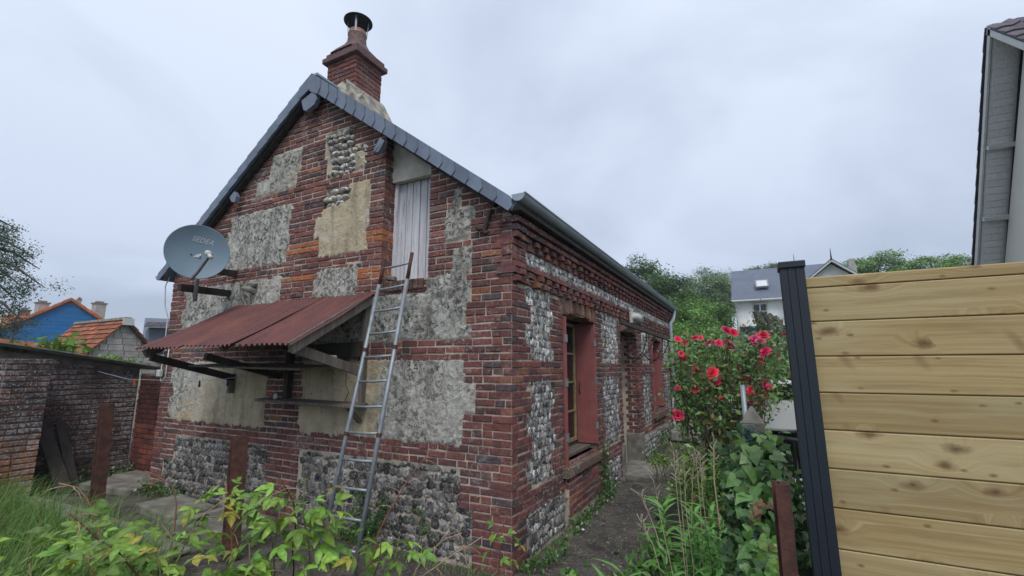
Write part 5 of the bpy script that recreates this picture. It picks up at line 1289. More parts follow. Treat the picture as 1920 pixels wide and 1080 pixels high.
RP = [(1271, 636, .8), (1283, 644, 1), (1277, 663, .7), (1280, 672, 1), (1304, 634, .9), (1312, 634, .8), (1330, 643, .9), (1338, 646, .8), (1347, 643, .8), (1361, 620, 1.2), (1374, 624, 1.15), (1364, 645, 1.1), (1366, 653, 1.2), (1415, 638, 1.2), (1426, 641, 1.1), (1431, 629, 1.2), (1435, 660, 1.2), (1403, 668, .7), (1425, 678, 1), (1307, 693, 1.15), (1336, 699, 1.3), (1340, 715, 1.5), (1307, 731, 1.35), (1271, 727, .6), (1384, 693, 1), (1399, 713, 1.25), (1437, 721, 1.2), (1435, 741, 1.1), (1408, 732, 1), (1409, 746, 1.7), (1353, 747, .65), (1363, 757, .7), (1271, 778, 1.3), (1442, 726, .7), (1472, 628, .8)]
TIPS = []
for i, (x, y, s) in enumerate(RP):
    d = 4.95+rr.uniform(-.12, .35); p = at(x, y, d); TIPS.append(p); q = rr.uniform(.6, 1.1)
    q = max(q, .75); col = (.86*q, (.045+.06*rr.random())*q, (.11+.10*rr.random())*q) if i not in (29, 13, 14) else (.66, .12, .22)
    nv = ((CAM-p).normalized()*.7+Vector((rr.gauss(0, .35), rr.gauss(0, .35), .65))).normalized()
    put(BLM[i % 4], 'rose_bloom', p, nv.to_track_quat('Z', 'Y').to_matrix() @ Matrix.Diagonal((.062*s, .062*s, .055*s)), ros, col)
bases = [at(1325, 900, 5.2), at(1347, 900, 5.3), at(1370, 900, 5.2), at(1400, 880, 5.4), at(1356, 900, 5.0)]
cent = []
for i, p in enumerate(TIPS):
    b = bases[i % 5]; b0 = Vector((b.x, b.y, 0)); mid = b0.lerp(p, .55)+Vector((rr.gauss(0, .05), rr.gauss(0, .06), .12))
    bit('stem', 'stem', ros, lambda m: m.tube([b0, b0.lerp(mid, .6)+Vector((0, 0, .12)), mid, p-Vector((0, 0, .02))], [.011, .008, .006, .003], 6, (.085, .065, .035)), smooth=True)
    cent += [mid, mid.lerp(p, .4), mid.lerp(p, .75), p-Vector((0, 0, .05)), b0.lerp(mid, .75)]
gc = []
for (x, y) in [(1275+i*22+rr.uniform(-8, 8), 645+j*20+rr.uniform(-8, 8)) for i in range(10) for j in range(9)]:
    if y > 775 and (x < 1290 or x > 1385): continue
    if x > 1440 and y > 712: continue
    if y < 670 and 1300 < x < 1395 and rr.random() < .3: continue
    gc.append(tuple(at(x, y, 5.25+rr.uniform(-.3, .45))))
sets = [leafmass([tuple(c) for c in cent], 1500, (.07, .07, .06), .055, 11, [(.085, .175, .045), (.11, .21, .055), (.065, .14, .04), (.19, .15, .045)], (0, -.7, .6)),
        leafmass(gc, 3300, (.08, .1, .07), .05, 12, [(.10, .20, .045), (.13, .25, .055), (.075, .155, .04), (.09, .18, .045)], (0, -.7, .6))]
leafobj('foliage', sets, 'gloss', ros)
shrub('rose_bush', 'smaller leafy rose shoots nearest the downpipe', 'rose bush', 1282, 745, 5.6, (.10, .2, .38), 420, .05, [(.07, .15, .04), (.10, .2, .05)], 14, mat='gloss')
# ------------------------------------------------------------------ garden things behind the screen
def garden_chair(x, y, rz, lab, z=0.):
    t = thing('garden_chair', lab, 'chair', (x, y, z), 'black garden chairs'); t.rotation_euler[2] = rz
    Rm = Matrix.Rotation(rz, 3, 'Z'); P = lambda a, b, c: Vector((x, y, z))+Rm @ Vector((a, b, c))
    def pb(name, fn, **k):
        m_ = MB(); fn(m_); o = m_.build(name, M['black'], None, **k); WL[t] = Vector((0, 0, 0)); o.parent = t; o.matrix_parent_inverse = Matrix.Identity(4); return o
    pb('seat', lambda m: m.box((0, 0, .42), (.52, .50, .05), (.05, 0, 0)), bevel=.015)
    def back(m):
        n = 9
        for i in range(n): u = (i-4)/4; m.box((u*.235, .27+.13-.05*u*u, .72), (.046, .018, .60), (-.22, 0, 0))
        m.tube([(-.27, .26, .44), (-.275, .42, .86), (-.25, .475, 1.02), (0, .50, 1.045), (.25, .475, 1.02), (.275, .42, .86), (.27, .26, .44)], .02, 8)
    pb('backrest', back, smooth=False)
    for s in (-1, 1):
        pb('armrest', lambda m: m.tube([(s*.28, .38, .74), (s*.30, .1, .67), (s*.29, -.2, .65), (s*.28, -.26, .60)], .024, 8), smooth=True)
        for yy in (-.24, .24): pb('leg', lambda m: m.tube([(s*.27, yy, .62 if yy < 0 else .45), (s*.28, yy*1.15, 0)], .02, 8))
    return t
p = at(1478, 830, 6.2); garden_chair(p.x, p.y, R(200), 'black garden chair turned away behind the fence post'); p = at(1466, 850, 5.75); garden_chair(p.x, p.y-.1, R(165), 'black garden chair tilted in front of the other chair')
gpn = thing('grey_panel', 'flat light grey panel standing between the ivy and the fence post', 'panel', tuple(at(1510, 1000, 3.0)))
bit('sheet', 'grey', gpn, lambda m: m.prism([at(1487, 900, 3.1), at(1540, 897, 3.1), at(1545, 1079, 3.0), at(1492, 1079, 3.0)], (.0, .03, 0)), bevel=.004)
wp = at(1519, 1010, 2.7); wpt = thing('white_bucket', 'white ribbed bucket with a black base beside the fence post', 'bucket', (wp.x, wp.y, wp.z-.35))
bit('bucket', 'pale', wpt, lambda m: m.lathe([(.05, -.1), (.055, -.09), (.055, -.06), (.06, -.055), (.06, -.03), (.065, .12), (.06, .12), (.05, -.08)], wp, 18), smooth=False); bit('base', 'black', wpt, lambda m: m.lathe([(.001, -.1), (.075, -.1), (.07, -.35), (.001, -.35)], wp, 18))
# white car far down the garden
cc = at(1500, 735, 13.2); car = thing('parked_car', 'white car parked beyond the rose bush', 'car', (cc.x, cc.y, 0))
pf = [(-2.0, .35), (-2.05, .75), (-1.35, .90), (-.75, 1.38), (.75, 1.42), (1.5, .98), (2.0, .88), (2.05, .4), (1.7, .25), (-1.7, .25)]
bit('body', 'car', car, lambda m: m.prism([(cc.x+a, cc.y-.8, b) for a, b in pf], (0, 1.6, 0)), bevel=.06)
for sgn in (-.815, .80):
    bit('side_window', 'glass', car, lambda m: m.prism([(cc.x+a, cc.y+sgn, b) for a, b in ((-1.1, .95), (-.65, 1.30), (.65, 1.33), (1.15, .98))], (0, .015, 0)))
    for wx in (-1.3, 1.35):
        o_ = bit('wheel', 'black', car, lambda m: m.tube([(cc.x+wx, cc.y+sgn-.1, .31), (cc.x+wx, cc.y+sgn+.1, .31)], .31, 20)); bit('rim', 'galva', o_, lambda m: m.tube([(cc.x+wx, cc.y+sgn-.105, .31), (cc.x+wx, cc.y+sgn+.105, .31)], .19, 16))
bit('windscreen', 'glass', car, lambda m: m.prism([(cc.x-1.30, cc.y-.7, .93), (cc.x-.80, cc.y-.6, 1.34), (cc.x-.80, cc.y+.6, 1.34), (cc.x-1.30, cc.y+.7, .93)], (-.03, 0, .03)))
# ------------------------------------------------------------------ white house across the gardens
wh = thing('white_house', 'tall white rendered house with blue slate roof and skylight behind the rose bush', 'house', (6, 27, 0))
Y0 = 24.2
bit('wall', 'white', wh, lambda m: m.bbox(1.30, 6.2, Y0, 31, -.3, 5.42))
xr = 1.12
rfw = bit('roof', 'farslate', wh, lambda m: m.prism([(xr, Y0-.35, 5.30), (xr, 27.8, 7.62), (xr, 31.4, 5.30), (xr, 31.4, 5.18), (xr, 27.8, 7.5), (xr, Y0-.35, 5.18)], (5.2, 0, 0)))
bit('chimney', 'block', rfw, lambda m: m.bbox(2.0, 2.45, 28.5, 29, 6.8, 7.75)); bit('chimney', 'block', rfw, lambda m: (m.bbox(6.75, 7.1, 25.4, 25.9, 5.5, 6.95), m.bbox(6.8, 7.05, 25.5, 25.8, 6.95, 7.3)))
sk = bit('skylight', 'galva', rfw, lambda m: m.prism([(2.35, Y0+.55, 5.98), (3.0, Y0+.55, 5.98), (3.0, Y0+1.35, 6.49), (2.35, Y0+1.35, 6.49)], (0, -.05, .08)))
bit('pane', 'car', sk, lambda m: m.prism([(2.42, Y0+.56, 6.06), (2.93, Y0+.56, 6.06), (2.93, Y0+1.2, 6.47), (2.42, Y0+1.2, 6.47)], (0, -.02, .035)))
bit('gutter', 'pale', wh, lambda m: m.tube([(xr, Y0-.40, 5.22), (6.3, Y0-.40, 5.22)], .05, 8)); bit('downpipe', 'pale', wh, lambda m: m.tube([(1.26, Y0-.35, 5.2), (1.33, Y0-.06, 4.9), (1.33, Y0-.06, 0)], .055, 8))
for (x0, x1, z0, z1, n) in ((2.15, 2.78, 3.70, 5.02, 2), (2.0, 2.9, 1.1, 3.0, 2), (4.2, 5.4, .4, 3.0, 3)):
    wv = bit('window', 'pale', wh, lambda m: (m.bbox(x0-.06, x1+.06, Y0-.06, Y0+.02, z1, z1+.07), m.bbox(x0-.07, x1+.07, Y0-.09, Y0+.02, z0-.07, z0), m.bbox(x0-.05, x0, Y0-.05, Y0+.02, z0, z1), m.bbox(x1, x1+.05, Y0-.05, Y0+.02, z0, z1), m.bbox((x0+x1)/2-.035, (x0+x1)/2+.035, Y0-.045, Y0+.02, z0, z1), m.bbox(x0, x1, Y0-.043, Y0+.015, z1-.40, z1-.36)))
    for i in range(n):
        a, b_ = x0+(x1-x0)*i/n, x0+(x1-x0)*(i+1)/n; bit('pane', 'glass', wv, lambda m: m.bbox(a+.02, b_-.02, Y0-.02, Y0-.005, z0+.02, z1-.02))
vr = bit('veranda', 'pale', wh, lambda m: m.prism([(1.5, Y0-2.2, 3.55), (6.1, Y0-2.2, 3.55), (6.1, Y0-.01, 3.95), (1.5, Y0-.01, 3.95)], (0, 0, .10)))
bit('fascia', 'postpaint', vr, lambda m: m.bbox(1.45, 6.15, Y0-2.26, Y0-2.2, 3.42, 3.68))
for x in (1.7, 3.9, 5.9): bit('veranda_post', 'postpaint', vr, lambda m: m.bbox(x, x+.09, Y0-2.18, Y0-2.08, 0, 3.5))
# second, gabled wing further right
gx, gzt = onY(1558, 489, 23.2).x, onY(1558, 489, 23.2).z
bit('gable_wing', 'white', wh, lambda m: m.prism([(gx-1.55, 23.4, -.3), (gx+1.55, 23.4, -.3), (gx+1.55, 23.4, gzt-1.35), (gx, 23.4, gzt-.12), (gx-1.55, 23.4, gzt-1.35)], (0, 4, 0)))
for s in (-1, 1):
    a, b_ = Vector((gx, 23.05, gzt)), Vector((gx+s*1.95, 23.05, gzt-1.62)); bit('barge_board', 'pale', wh, lambda m: m.beam(a+Vector((0, 0, -.03)), b_+Vector((0, 0, -.03)), .06, .16, up=(0, 1, 0)))
    n_ = Vector((s*.6, 0, .75))*.07; bit('wing_roof', 'farslate', wh, lambda m: m.prism([a, b_, b_+n_, a+Vector((0, 0, .1))], (0, 4.6, 0)))
bit('finial', 'iron', wh, lambda m: m.tube([(gx, 23.05, gzt), (gx, 23.05, gzt+.25), (gx, 23.05, gzt+.62)], [.05, .03, .008], 6)); bit('finial', 'iron', wh, lambda m: m.tube([(gx-1.2, 27.4, 7.5), (gx-1.2, 27.4, 8.3)], [.04, .008], 6))
bit('attic_window', 'glass', wh, lambda m: m.bbox(gx-.25, gx+.25, 23.37, 23.39, gzt-1.75, gzt-1.15))
# pollarded trunks in front of it
def pollard(px, d, y_top, r, lab, seed):
    rr = random.Random(seed); tp = at(px, y_top, d); t = thing('pollarded_tree', lab, 'tree', (tp.x, tp.y, 0), 'pollarded trunks by the white house')
    base = Vector((tp.x+rr.gauss(0, .05), tp.y, 0)); bit('trunk', 'bark', t, lambda m: m.tube([base, base.lerp(tp, .5)+Vector((.03, 0, 0)), tp, tp+Vector((0, 0, .04))], [r*1.2, r, r*.95, r*.9], 10), smooth=True)
    for k in range(3): e = tp+Vector((rr.uniform(-.14, .14), rr.uniform(-.1, .1), rr.uniform(.02, .14))); bit('stub', 'bark', t, lambda m: m.tube([tp-Vector((0, 0, .25)), e], [r*.6, r*.5], 8))
    pts = [(tp.x+rr.gauss(0, r*1.1), tp.y-rr.random()*r, tp.z*rr.uniform(.25, 1)) for _ in range(14)]
    leafobj('foliage', [leafmass(pts, 260, (.10, .1, .15), .09, seed, [(.075, .15, .045), (.10, .19, .055)])], 'gloss', t)
pollard(1425, 13.5, 592, .12, 'thick pollarded trunk with ivy before the white house window', 1); pollard(1442, 13.2, 594, .07, 'slim bare pollarded trunk between two ivied trunks', 2); pollard(1459, 14.0, 602, .12, 'leafy pollarded trunk close to the fence post', 3)
# ------------------------------------------------------------------ neighbour's gable at the upper right
ng = thing('neighbour_house', 'cream house with dark tiled roof and deep boarded soffit rising over the fence', 'house', (9, 7, 0))
GX = 6.0; AP = Vector((GX, 6.36, 7.50)); FL = Vector((GX, 8.43, 3.76)); sl1 = (FL-AP).normalized(); NR = Vector((GX, 4.4, 5.55)); sl2 = (NR-AP).normalized()
FL2 = AP+sl1*7.0; NR2 = AP+sl2*7
IN = Vector((.36, 0, 0))
bit('gable_wall', 'cream', ng, lambda m: m.prism([Vector((GX+.36, FL2.y-.15, -.3)), Vector((GX+.36, FL2.y-.15, FL2.z)), AP+IN+Vector((0, -.1, -.42)), Vector((GX+.36, NR2.y+.1, NR2.z)), Vector((GX+.36, NR2.y+.1, -.3))], (8, 0, 0)))
def slope_parts(d, L, name_, inn):
    up = Vector((0, d.z, -d.y)) if d.y < 0 else Vector((0, -d.z, d.y)); up = up if up.z > 0 else -up
    # soffit boards across the overhang
    n = int(L/.13)
    sfo = bit('soffit', 'soffit', ng, lambda m: m.prism([AP-up*.10+Vector((.03, 0, 0)), AP+d*L-up*.10+Vector((.03, 0, 0)), AP+d*L-up*.085+Vector((.03, 0, 0)), AP-up*.085+Vector((.03, 0, 0))], (.36, 0, 0)))
    for i in range(n):
        a, b_ = AP+d*(i*.13+.004+.2)-up*.112, AP+d*(i*.13+.126+.2)-up*.112
        m_ = MB(); q = 1-.08*((i*7) % 5)/5; m_.prism([a+Vector((.04, 0, 0)), b_+Vector((.04, 0, 0)), b_+up*.012+Vector((.04, 0, 0)), a+up*.012+Vector((.04, 0, 0))], (.325, 0, 0), (q, q, q)); m_.build("soffit_board", M['soffit'], sfo)
    bit('barge_board', 'pale', ng, lambda m: m.beam(AP-up*.07, AP+d*L-up*.07, .03, .10, up=up))
    rfn = bit('roof_slope', 'darktile', ng, lambda m: m.prism([AP-up*.02, AP+d*L-up*.02, AP+d*L+up*.02, AP+up*.02], (8.5, 0, 0)))
    k = 0; s_ = .0
    while s_ < L-.3:
        for c in range(10 if d.y < 0 else 2):
            x0 = GX-.04+c*.30; a, b_ = AP+d*s_, AP+d*(s_+.40); a.x = b_.x = x0
            m_ = MB(); q = random.Random(k*17+c).uniform(.75, 1.2)
            bow = [(0, .0), (.10, .012), (.2, -.004), (.29, .035)]
            vs = []
            for (e, lift) in ((a, .024), (b_, .058)):
                for (bx, bz) in bow: vs.append(e+Vector((bx, 0, 0))+up*(lift+bz))
            for (bx, bz) in bow: vs.append(b_+Vector((bx, 0, 0))+up*(.02+bz))
            m_.add(vs, [(0, 4, 5, 1), (1, 5, 6, 2), (2, 6, 7, 3), (4, 8, 9, 5), (5, 9, 10, 6), (6, 10, 11, 7), (0, 8, 4), (3, 7, 11)], (q, q, q)); m_.build('roof_tile', M['darktile'], rfn)
        s_ += .34; k += 1
    return up
u1 = slope_parts(sl1, 5.2, 'far', 1); u2 = slope_parts(sl2, 2.6, 'near', 1)
for s_ in (2.05, 3.38, 4.75):
    a = AP+sl1*s_-u1*.17; bit('purlin_end', 'pale', ng, lambda m: m.beam(a+Vector((.02, 0, 0)), a+Vector((.40, 0, 0)), .07, .12, up=u1))
# ------------------------------------------------------------------ houses far left
bh = thing('block_shed', 'grey concrete block gable with old red tile roof behind the outbuilding', 'shed', (-18, 1.5, 0))
XS = -16.2; A_ = onX(237, 602, XS); Lf = onX(168, 662, XS); Rg = onX(309, 688, XS)
bs = bit('gable_wall', 'mortar', bh, lambda m: m.prism([(XS-.02, Lf.y, -.3), (XS-.02, Rg.y, -.3), (XS-.02, Rg.y, Rg.z), (XS-.02, A_.y, A_.z), (XS-.02, Lf.y, Lf.z)], (-3.5, 0, 0)))
zb = 1.2; k = 0
while zb < A_.z-.05:
    hf = lambda z, e: A_.y+(e.y-A_.y)*(A_.z-z)/(A_.z-e.z)
    y0_, y1_ = max(hf(zb+.2, Lf), Lf.y) if zb+.2 < A_.z else A_.y, min(hf(zb+.2, Rg), Rg.y) if zb+.2 < A_.z else A_.y
    y = y0_-(.2 if k % 2 else 0)
    while y < y1_:
        a, b_ = max(y, y0_), min(y+.40, y1_)
        if b_-a > .06: q = random.Random(k*31+int(y*50)).uniform(.85, 1.12); m_ = MB(); m_.bbox(XS-.02, XS+.012, a+.007, b_-.007, zb+.007, zb+.193, (q, q, q)); m_.build('block', M['block'], bs)
        y += .41
    zb += .2; k += 1
def tile_slope(parent, e0, e1, r0, r1, nrow, ncol, mat, th=.03, seed=0):
    """courses of tiles between an eave e0-e1 and a ridge r0-r1"""
    e0, e1, r0, r1 = map(Vector, (e0, e1, r0, r1)); n = (e1-e0).cross(r0-e0).normalized(); n = n if n.z > 0 else -n
    m_ = MB(); g_ = random.Random(seed)
    for j in range(nrow):
        a0, a1 = e0.lerp(r0, j/nrow), e1.lerp(r1, j/nrow); b0, b1 = e0.lerp(r0, min(1, (j+1.2)/nrow)), e1.lerp(r1, min(1, (j+1.2)/nrow))
        for i in range(ncol):
            q = g_.uniform(.7, 1.25); p = [a0.lerp(a1, i/ncol)+n*th*1.7, a0.lerp(a1, (i+.96)/ncol)+n*th*(1.7+g_.uniform(-.5, .6)), b0.lerp(b1, (i+.96)/ncol)+n*th*.4, b0.lerp(b1, i/ncol)+n*th*.4]
            m_.prism(p, -n*th, (q, q, q))
    o = m_.build('tiles', M[mat], parent); o['kind'] = 'stuff'; return o
XF = XS-3.6
rs = bit('roof', 'tile', bh, lambda m: m.prism([(XS+.1, Lf.y-.1, Lf.z-.02), (XS+.1, A_.y, A_.z+.04), (XS+.1, Rg.y+.1, Rg.z-.02), (XS+.1, A_.y, A_.z+.0)], (-3.8, 0, 0)))
tile_slope(rs, (XS+.12, Lf.y-.25, Lf.z-.2), (XF, Lf.y-.25, Lf.z-.2), (XS+.12, A_.y, A_.z+.04), (XF, A_.y, A_.z+.04), 8, 16, 'tile', .03, 1); tile_slope(rs, (XS+.12, Rg.y+.1, Rg.z-.06), (XF, Rg.y+.1, Rg.z-.06), (XS+.12, A_.y, A_.z+.04), (XF, A_.y, A_.z+.04), 9, 16, 'tile', .03, 2)
bit('ridge', 'cement', rs, lambda m: m.beam((XS+.14, A_.y, A_.z+.08), (XF, A_.y, A_.z+.08), .18, .08)); bit('ridge_end', 'pale', rs, lambda m: m.box((XS+.15, A_.y, A_.z-.03), (.04, .30, .22)))
bit('barge_board', 'darkwood', rs, lambda m: m.beam((XS+.10, A_.y, A_.z-.06), (XS+.10, Rg.y+.1, Rg.z-.14), .04, .10, up=(1, 0, 0)))
DB = 52; A2 = at(133, 565, DB); L2, R2 = at(12, 650, DB), at(254, 650, DB); EV = Vector((A2.x-CAM.x, A2.y-CAM.y, 0)).normalized(); R2.z = L2.z; SV = Vector((-EV.y, EV.x, 0)); SV = SV if SV.dot(R2-L2) > 0 else -SV; HWB = 6.6; L2.z = R2.z = A2.z-HWB*.74
bl = thing('blue_house', 'bright blue boarded gable house with orange tile verges', 'house', (A2.x, A2.y, 0))
def BP(u, z, o=0.): return Vector((A2.x, A2.y, 0))+SV*u-EV*o+Vector((0, 0, z))
bw = bit('gable_wall', 'blue', bl, lambda m: m.prism([BP(-HWB, -.3), BP(HWB, -.3), BP(HWB, L2.z), BP(0, A2.z), BP(-HWB, L2.z)], EV*9))
kk = 0; zq = 3.2; slb = (A2.z-L2.z)/HWB
while zq < A2.z-.3:
    u_ = min(HWB, (A2.z-zq-.30)/slb)
    if u_ > .15: q = .9+.2*((kk*5) % 3)/3; m_ = MB(); m_.prism([BP(-u_, zq+.008, .03), BP(u_, zq+.008, .03), BP(u_, zq+.29, .03), BP(-u_, zq+.29, .03)], EV*.028, (q, q, q)); m_.build('board', M['blue'], bw)
    zq += .30; kk += 1
D0, D1 = at(92, 626, DB), at(150, 626, DB); ua, ub = (D0-A2).dot(SV), (D1-A2).dot(SV)
bit('shutter_box', 'blue', bl, lambda m: m.prism([BP(ua, D0.z-.75, .4), BP(ub, D0.z-.75, .4), BP(ub, D0.z, .4), BP(ua, D0.z, .4)], EV*.38)); bit('garage_door', 'bluedoor', bl, lambda m: m.prism([BP(ua+.3, .5, .12), BP(ub, .5, .12), BP(ub, D0.z-.76, .12), BP(ua+.3, D0.z-.76, .12)], EV*.1))
for s_ in (-1, 1):
    n_ = Vector((0, 0, .28)); e0_, e1_ = BP(0, A2.z, .25), BP(s_*(HWB+.5), L2.z-.5*slb, .25)
    rb2 = bit('roof_slope', 'orange', bl, lambda m: m.prism([e0_, e1_, e1_+n_, e0_+n_], EV*9.4))
    for i in range(14):
        a_, b2_ = e0_.lerp(e1_, i/14), e0_.lerp(e1_, (i+.93)/14); q = .85+.3*((i*7) % 5)/5; m_ = MB(); m_.prism([a_+n_-EV*.06, b2_+n_*1.15-EV*.06, b2_+n_*.3-EV*.06, a_+n_*.2-EV*.06], EV*.05, (q, q, q)); m_.build('verge_tile', M['orange'], rb2)
def chimney_at(par, px0, px1, py0, py1, d, mat='block'):
    a, b_ = at(px0, py0, d), at(px1, py1, d); w = (Vector((a.x, a.y))-Vector((b_.x, b_.y))).length; c = (a+b_)/2
    o = bit('chimney', mat, par, lambda m: m.box((c.x, c.y, c.z), (w*.8, w*.8, abs(a.z-b_.z))), bevel=.02); bit('chimney_cap', 'concrete', o, lambda m: (m.box((c.x, c.y, max(a.z, b_.z)+.03), (w*.95, w*.95, .12)), m.box((c.x, c.y, max(a.z, b_.z)+.16), (w*.5, w*.5, .16))))
chimney_at(rb2, 66, 84, 568, 625, 60); chimney_at(rb2, 173, 193, 569, 615, 60); chimney_at(rb2, 144, 150, 562, 585, 58)
ov_ = thing('orange_roof_house', 'house with plain orange tile roof at the far left beyond the blue gable', 'house', tuple(at(40, 640, 52)))
q0, q1, q2, q3_ = at(0, 642, 52), at(75, 642, 52), at(60, 588, 56), at(5, 590, 56)
bit('roof', 'orange', ov_, lambda m: m.prism([q0, q1, q2, q3_], (-.1, 0, -.2))); bit('wall', 'mortar', ov_, lambda m: m.prism([q0, q1, q1-Vector((0, 0, q1.z)), q0-Vector((0, 0, q0.z))], (-4, 0, 0))); chimney_at(ov_, 34, 56, 582, 592, 54, 'concrete')
dh = thing('dormer_house', 'dark slate roofed house with a dormer showing between shed and cottage', 'house', tuple(at(300, 650, 34)))
e0, e1, r0, r1 = at(262, 665, 33), at(360, 665, 33), at(272, 596, 38), at(372, 600, 38)
dr_ = bit('roof', 'farslate', dh, lambda m: m.prism([e0, e1, r1, r0], (-.2, .1, -.25))); bit('wall', 'white', dh, lambda m: m.prism([e0, e1, e1-Vector((0, 0, e1.z)), e0-Vector((0, 0, e0.z))], (-3, 1, 0)))
a, b_, c_, d_ = at(279, 614, 31.5), at(345, 616, 31.5), at(345, 645, 31.5), at(279, 645, 31.5); bit('dormer', 'farslate', dr_, lambda m: m.prism([a, b_, c_, d_], (-3, 1.2, 0)))
a, b_, c_, d_ = at(270, 614, 31.0), at(348, 616, 31.0), at(345, 605, 33.5), at(276, 604, 33.5); tile_slope(dr_, a, b_, d_, c_, 4, 14, 'darktile', .04, 9)
lowt = thing('low_tiled_wall', 'low wall with red coping tiles just beyond the felt roof', 'wall', tuple(onX(60, 655, -11)))
a, b_ = onX(-5, 640, -11.), onX(150, 656, -11.); bit('wall', 'mortar', lowt, lambda m: m.prism([(a.x, a.y, -.2), (b_.x, b_.y, -.2), (b_.x, b_.y, b_.z-.1), (a.x, a.y, a.z-.1)], (-.25, 0, 0)))
for i in range(9):
    p, q = a.lerp(b_, i/9), a.lerp(b_, (i+.97)/9); bit('coping_tile', 'tile', lowt, lambda m: m.prism([p+Vector((.06, 0, -.10)), q+Vector((.06, 0, -.10)), q+Vector((-.12, 0, .02)), p+Vector((-.12, 0, .02))], (-.02, 0, .05)))
shrub('young_tree', 'young sapling with large pale leaves growing above the felt roof', 'tree', 128, 648, 10.8, (.34, .4, .22), 80, .17, LIME, 41, stems=5)
shrub('roof_bush', 'bright lime bush between the block shed and the outbuilding roof', 'shrub', 195, 679, 12.0, (.42, .4, .10), 800, .07, LIME, 42); shrub('roof_weed', 'small weed growing on the felt roof edge at the far left', 'plant', 25, 655, 9.6, (.14, .2, .1), 120, .06, GREEN, 43)
# ------------------------------------------------------------------ trees
def tree(lab, px, py, d, rx, rz_, n0, size0, cols, seed, name='tree', clumps=74, rl=.15, ry=None, group='trees beyond the gardens', bare=False):
    rr = random.Random(seed); c = at(px, py, d); ry = ry or rx; n = int(n0*3.0); size = size0*.74
    root = thing(name, lab, 'tree', (c.x, c.y, 0), group); base = Vector((c.x, c.y, -.3))
    bit('trunk', 'bark', root, lambda m: m.tube([base, base.lerp(c, .5)+Vector((rr.gauss(0, .1), 0, 0)), c+Vector((0, 0, rz_*.4))], [rx*.10, rx*.075, rx*.03], 8), smooth=True)
    pts = []; vn = []
    for i in range(clumps):
        v = Vector((rr.gauss(0, 1), rr.gauss(0, 1), rr.gauss(0, 1))).normalized(); r_ = rr.uniform(.55, 1.)*(1+.30*mn.noise(v*1.8+Vector((seed, 0, 0)))); vn.append(tuple(v*.5+Vector((0, 0, .75))))
        pts.append((c.x+v.x*rx*r_, c.y+v.y*ry*r_, c.z+v.z*rz_*r_))
    for i in range(10):
        p = Vector(pts[i]); bit('limb', 'bark', root, lambda m: m.tube([base.lerp(c, rr.uniform(.6, .95)), p.lerp(c, .4)+Vector((0, 0, -.1)), p], [rx*.035, rx*.022, rx*.008], 5))
    per = []
    for j in range(0, clumps):
        q = rr.uniform(.68, 1.3); per.append(leafmass([pts[j]], max(6, n//clumps), (rx*rl, ry*rl, rz_*rl*.7), size, seed*100+j, [tuple(k_*q for k_ in cc_) for cc_ in cols], vn[j], .42))
    leafobj('crown', per, 'leaf', root); return root
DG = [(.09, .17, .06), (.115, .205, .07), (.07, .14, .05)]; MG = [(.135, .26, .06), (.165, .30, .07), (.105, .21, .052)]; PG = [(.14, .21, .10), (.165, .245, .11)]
tree('dark green tree rising highest behind the end of the gutter', 1205, 560, 34, 2.4, 2.6, 6500, .24, DG, 1); tree('dark tree filling the gap right of the highest one', 1252, 575, 32, 1.7, 2.2, 4500, .22, DG, 2)
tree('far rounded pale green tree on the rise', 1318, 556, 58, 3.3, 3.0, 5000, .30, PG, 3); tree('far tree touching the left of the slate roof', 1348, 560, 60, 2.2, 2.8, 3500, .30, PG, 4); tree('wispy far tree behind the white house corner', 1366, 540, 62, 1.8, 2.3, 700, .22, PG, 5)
tree('mid green bush like tree beside the white house wall', 1326, 612, 26, 1.3, 1.35, 5200, .15, MG, 6); tree('bright green tree just behind the downpipe', 1290, 625, 20, 1.25, 1.6, 5200, .13, MG, 7); tree('dense green tree between the bright one and the house', 1306, 600, 29, 1.5, 1.7, 4800, .17, DG, 8)
tree('low tree filling the gap under the others by the wall', 1300, 690, 17, 1.5, 1.4, 4000, .14, MG, 9)
tree('flat topped dark pine over the slate roof', 1440, 512, 52, 2.0, .8, 2200, .25, DG, 10, 'pine_tree'); tree('round tree showing above the fence beside the gabled wing', 1640, 512, 46, 2.5, 1.5, 4500, .22, MG, 11); tree('tree with thin crown showing above the middle of the fence', 1748, 505, 48, 1.9, 1.2, 2200, .22, MG, 12)
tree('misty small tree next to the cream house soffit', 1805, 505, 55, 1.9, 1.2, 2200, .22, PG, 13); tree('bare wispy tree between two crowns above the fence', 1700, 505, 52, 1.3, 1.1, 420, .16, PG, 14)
for i, (px, lab) in enumerate(((1400, 'low hedge bush left under the white house veranda'), (1330, 'low bush at the end of the path'))):
    shrub('garden_bush', lab, 'shrub', px, 715, 11.5+i, (.9, .5, .55), 1500, .09, MG, 70+i, 'bushes across the lawn', zc=.5)
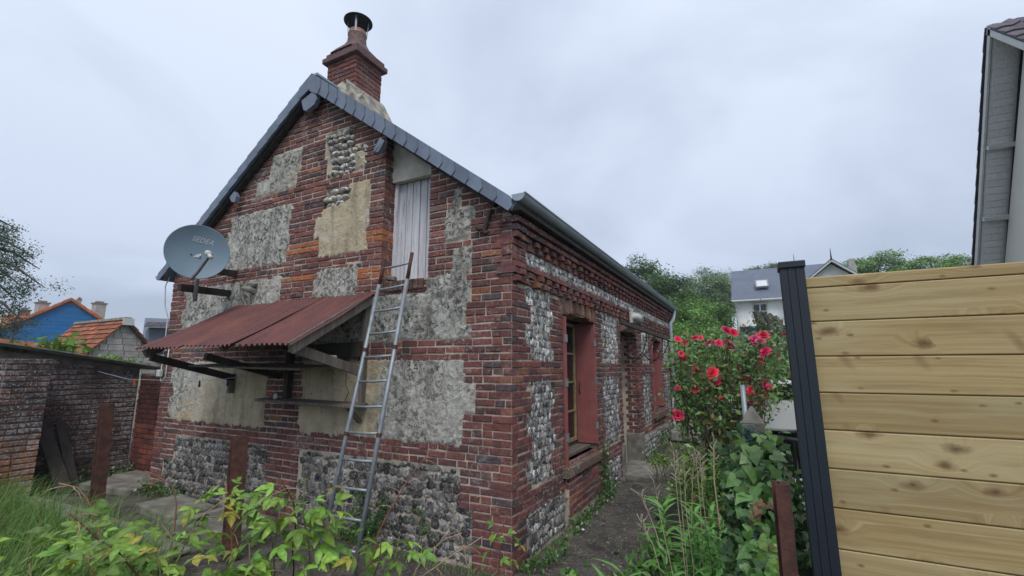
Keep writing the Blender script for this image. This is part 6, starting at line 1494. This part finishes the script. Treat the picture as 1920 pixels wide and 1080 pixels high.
# conifer at the left edge: drooping sprays on long limbs
cf = thing('conifer', 'dark conifer with drooping sprays at the left edge of the view', 'tree', tuple(at(-60, 688, 15)*1.0))
rr = random.Random(77); b0 = at(-70, 688, 15); b0.z = -.3; tp = at(-70, 400, 15)
bit('trunk', 'bark', cf, lambda m: m.tube([b0, b0.lerp(tp, .5), tp], [.28, .2, .06], 10), smooth=True); pts = []
for (x, y, yr) in ((75, 505, 475), (85, 540, 490), (60, 480, 465), (30, 428, 440), (28, 560, 540), (50, 610, 560), (10, 640, 600), (30, 455, 470), (-10, 430, 440), (-20, 520, 520), (5, 580, 560), (18, 505, 500), (45, 540, 510)):
    e = at(x, y, 15+rr.uniform(-.8, .8)); s = at(-70, yr-25, 15); mid = s.lerp(e, .6)+Vector((0, 0, .15)); bit('limb', 'bark', cf, lambda m: m.tube([s, mid, e], [.05, .03, .008], 5))
    for k in range(9):
        p = mid.lerp(e, rr.random()) if rr.random() < .7 else s.lerp(mid, rr.uniform(.4, 1)); pts.append(tuple(p+Vector((rr.gauss(0, .06), rr.gauss(0, .1), rr.gauss(-.10, .10)))))
leafobj('foliage', [leafmass(pts, 13000, (.09, .11, .08), .042, 5, [(.065, .115, .065), (.085, .14, .08), (.05, .09, .055)])], 'leaf', cf)
b0 = at(15, 690, 13.5); bb = thing('bare_birch', 'thin bare twiggy tree under the conifer sprays', 'tree', (b0.x, b0.y, 0))
bit('trunk', 'bark', bb, lambda m: m.tube([(b0.x, b0.y, 0), at(20, 640, 13.5), at(38, 575, 13.5)], [.04, .025, .008], 6))
for k in range(14): a = at(20+rr.uniform(-6, 12), rr.uniform(590, 650), 13.5); e = a+Vector((rr.gauss(.08, .16), rr.gauss(.1, .15), rr.uniform(.15, .5))); bit('branch', 'bark', bb, lambda m: m.tube([a, a.lerp(e, .5)+Vector((0, 0, .06)), e], [.010, .007, .003], 4))

# ------------------------------------------------------------------ damp grey air
hz = MB(); hz.bbox(-310, 310, -70, 360, -1.6, 24); hzm = NT('haze_air')
pv = hzm.n('ShaderNodeVolumePrincipled', {'Color': (.86, .91, 1.), 'Density': .0010, 'Anisotropy': .2}); hzm.t.links.new(pv.outputs[0], hzm.out.inputs['Volume'])
hz.build('haze', hzm.m)['kind'] = 'stuff'
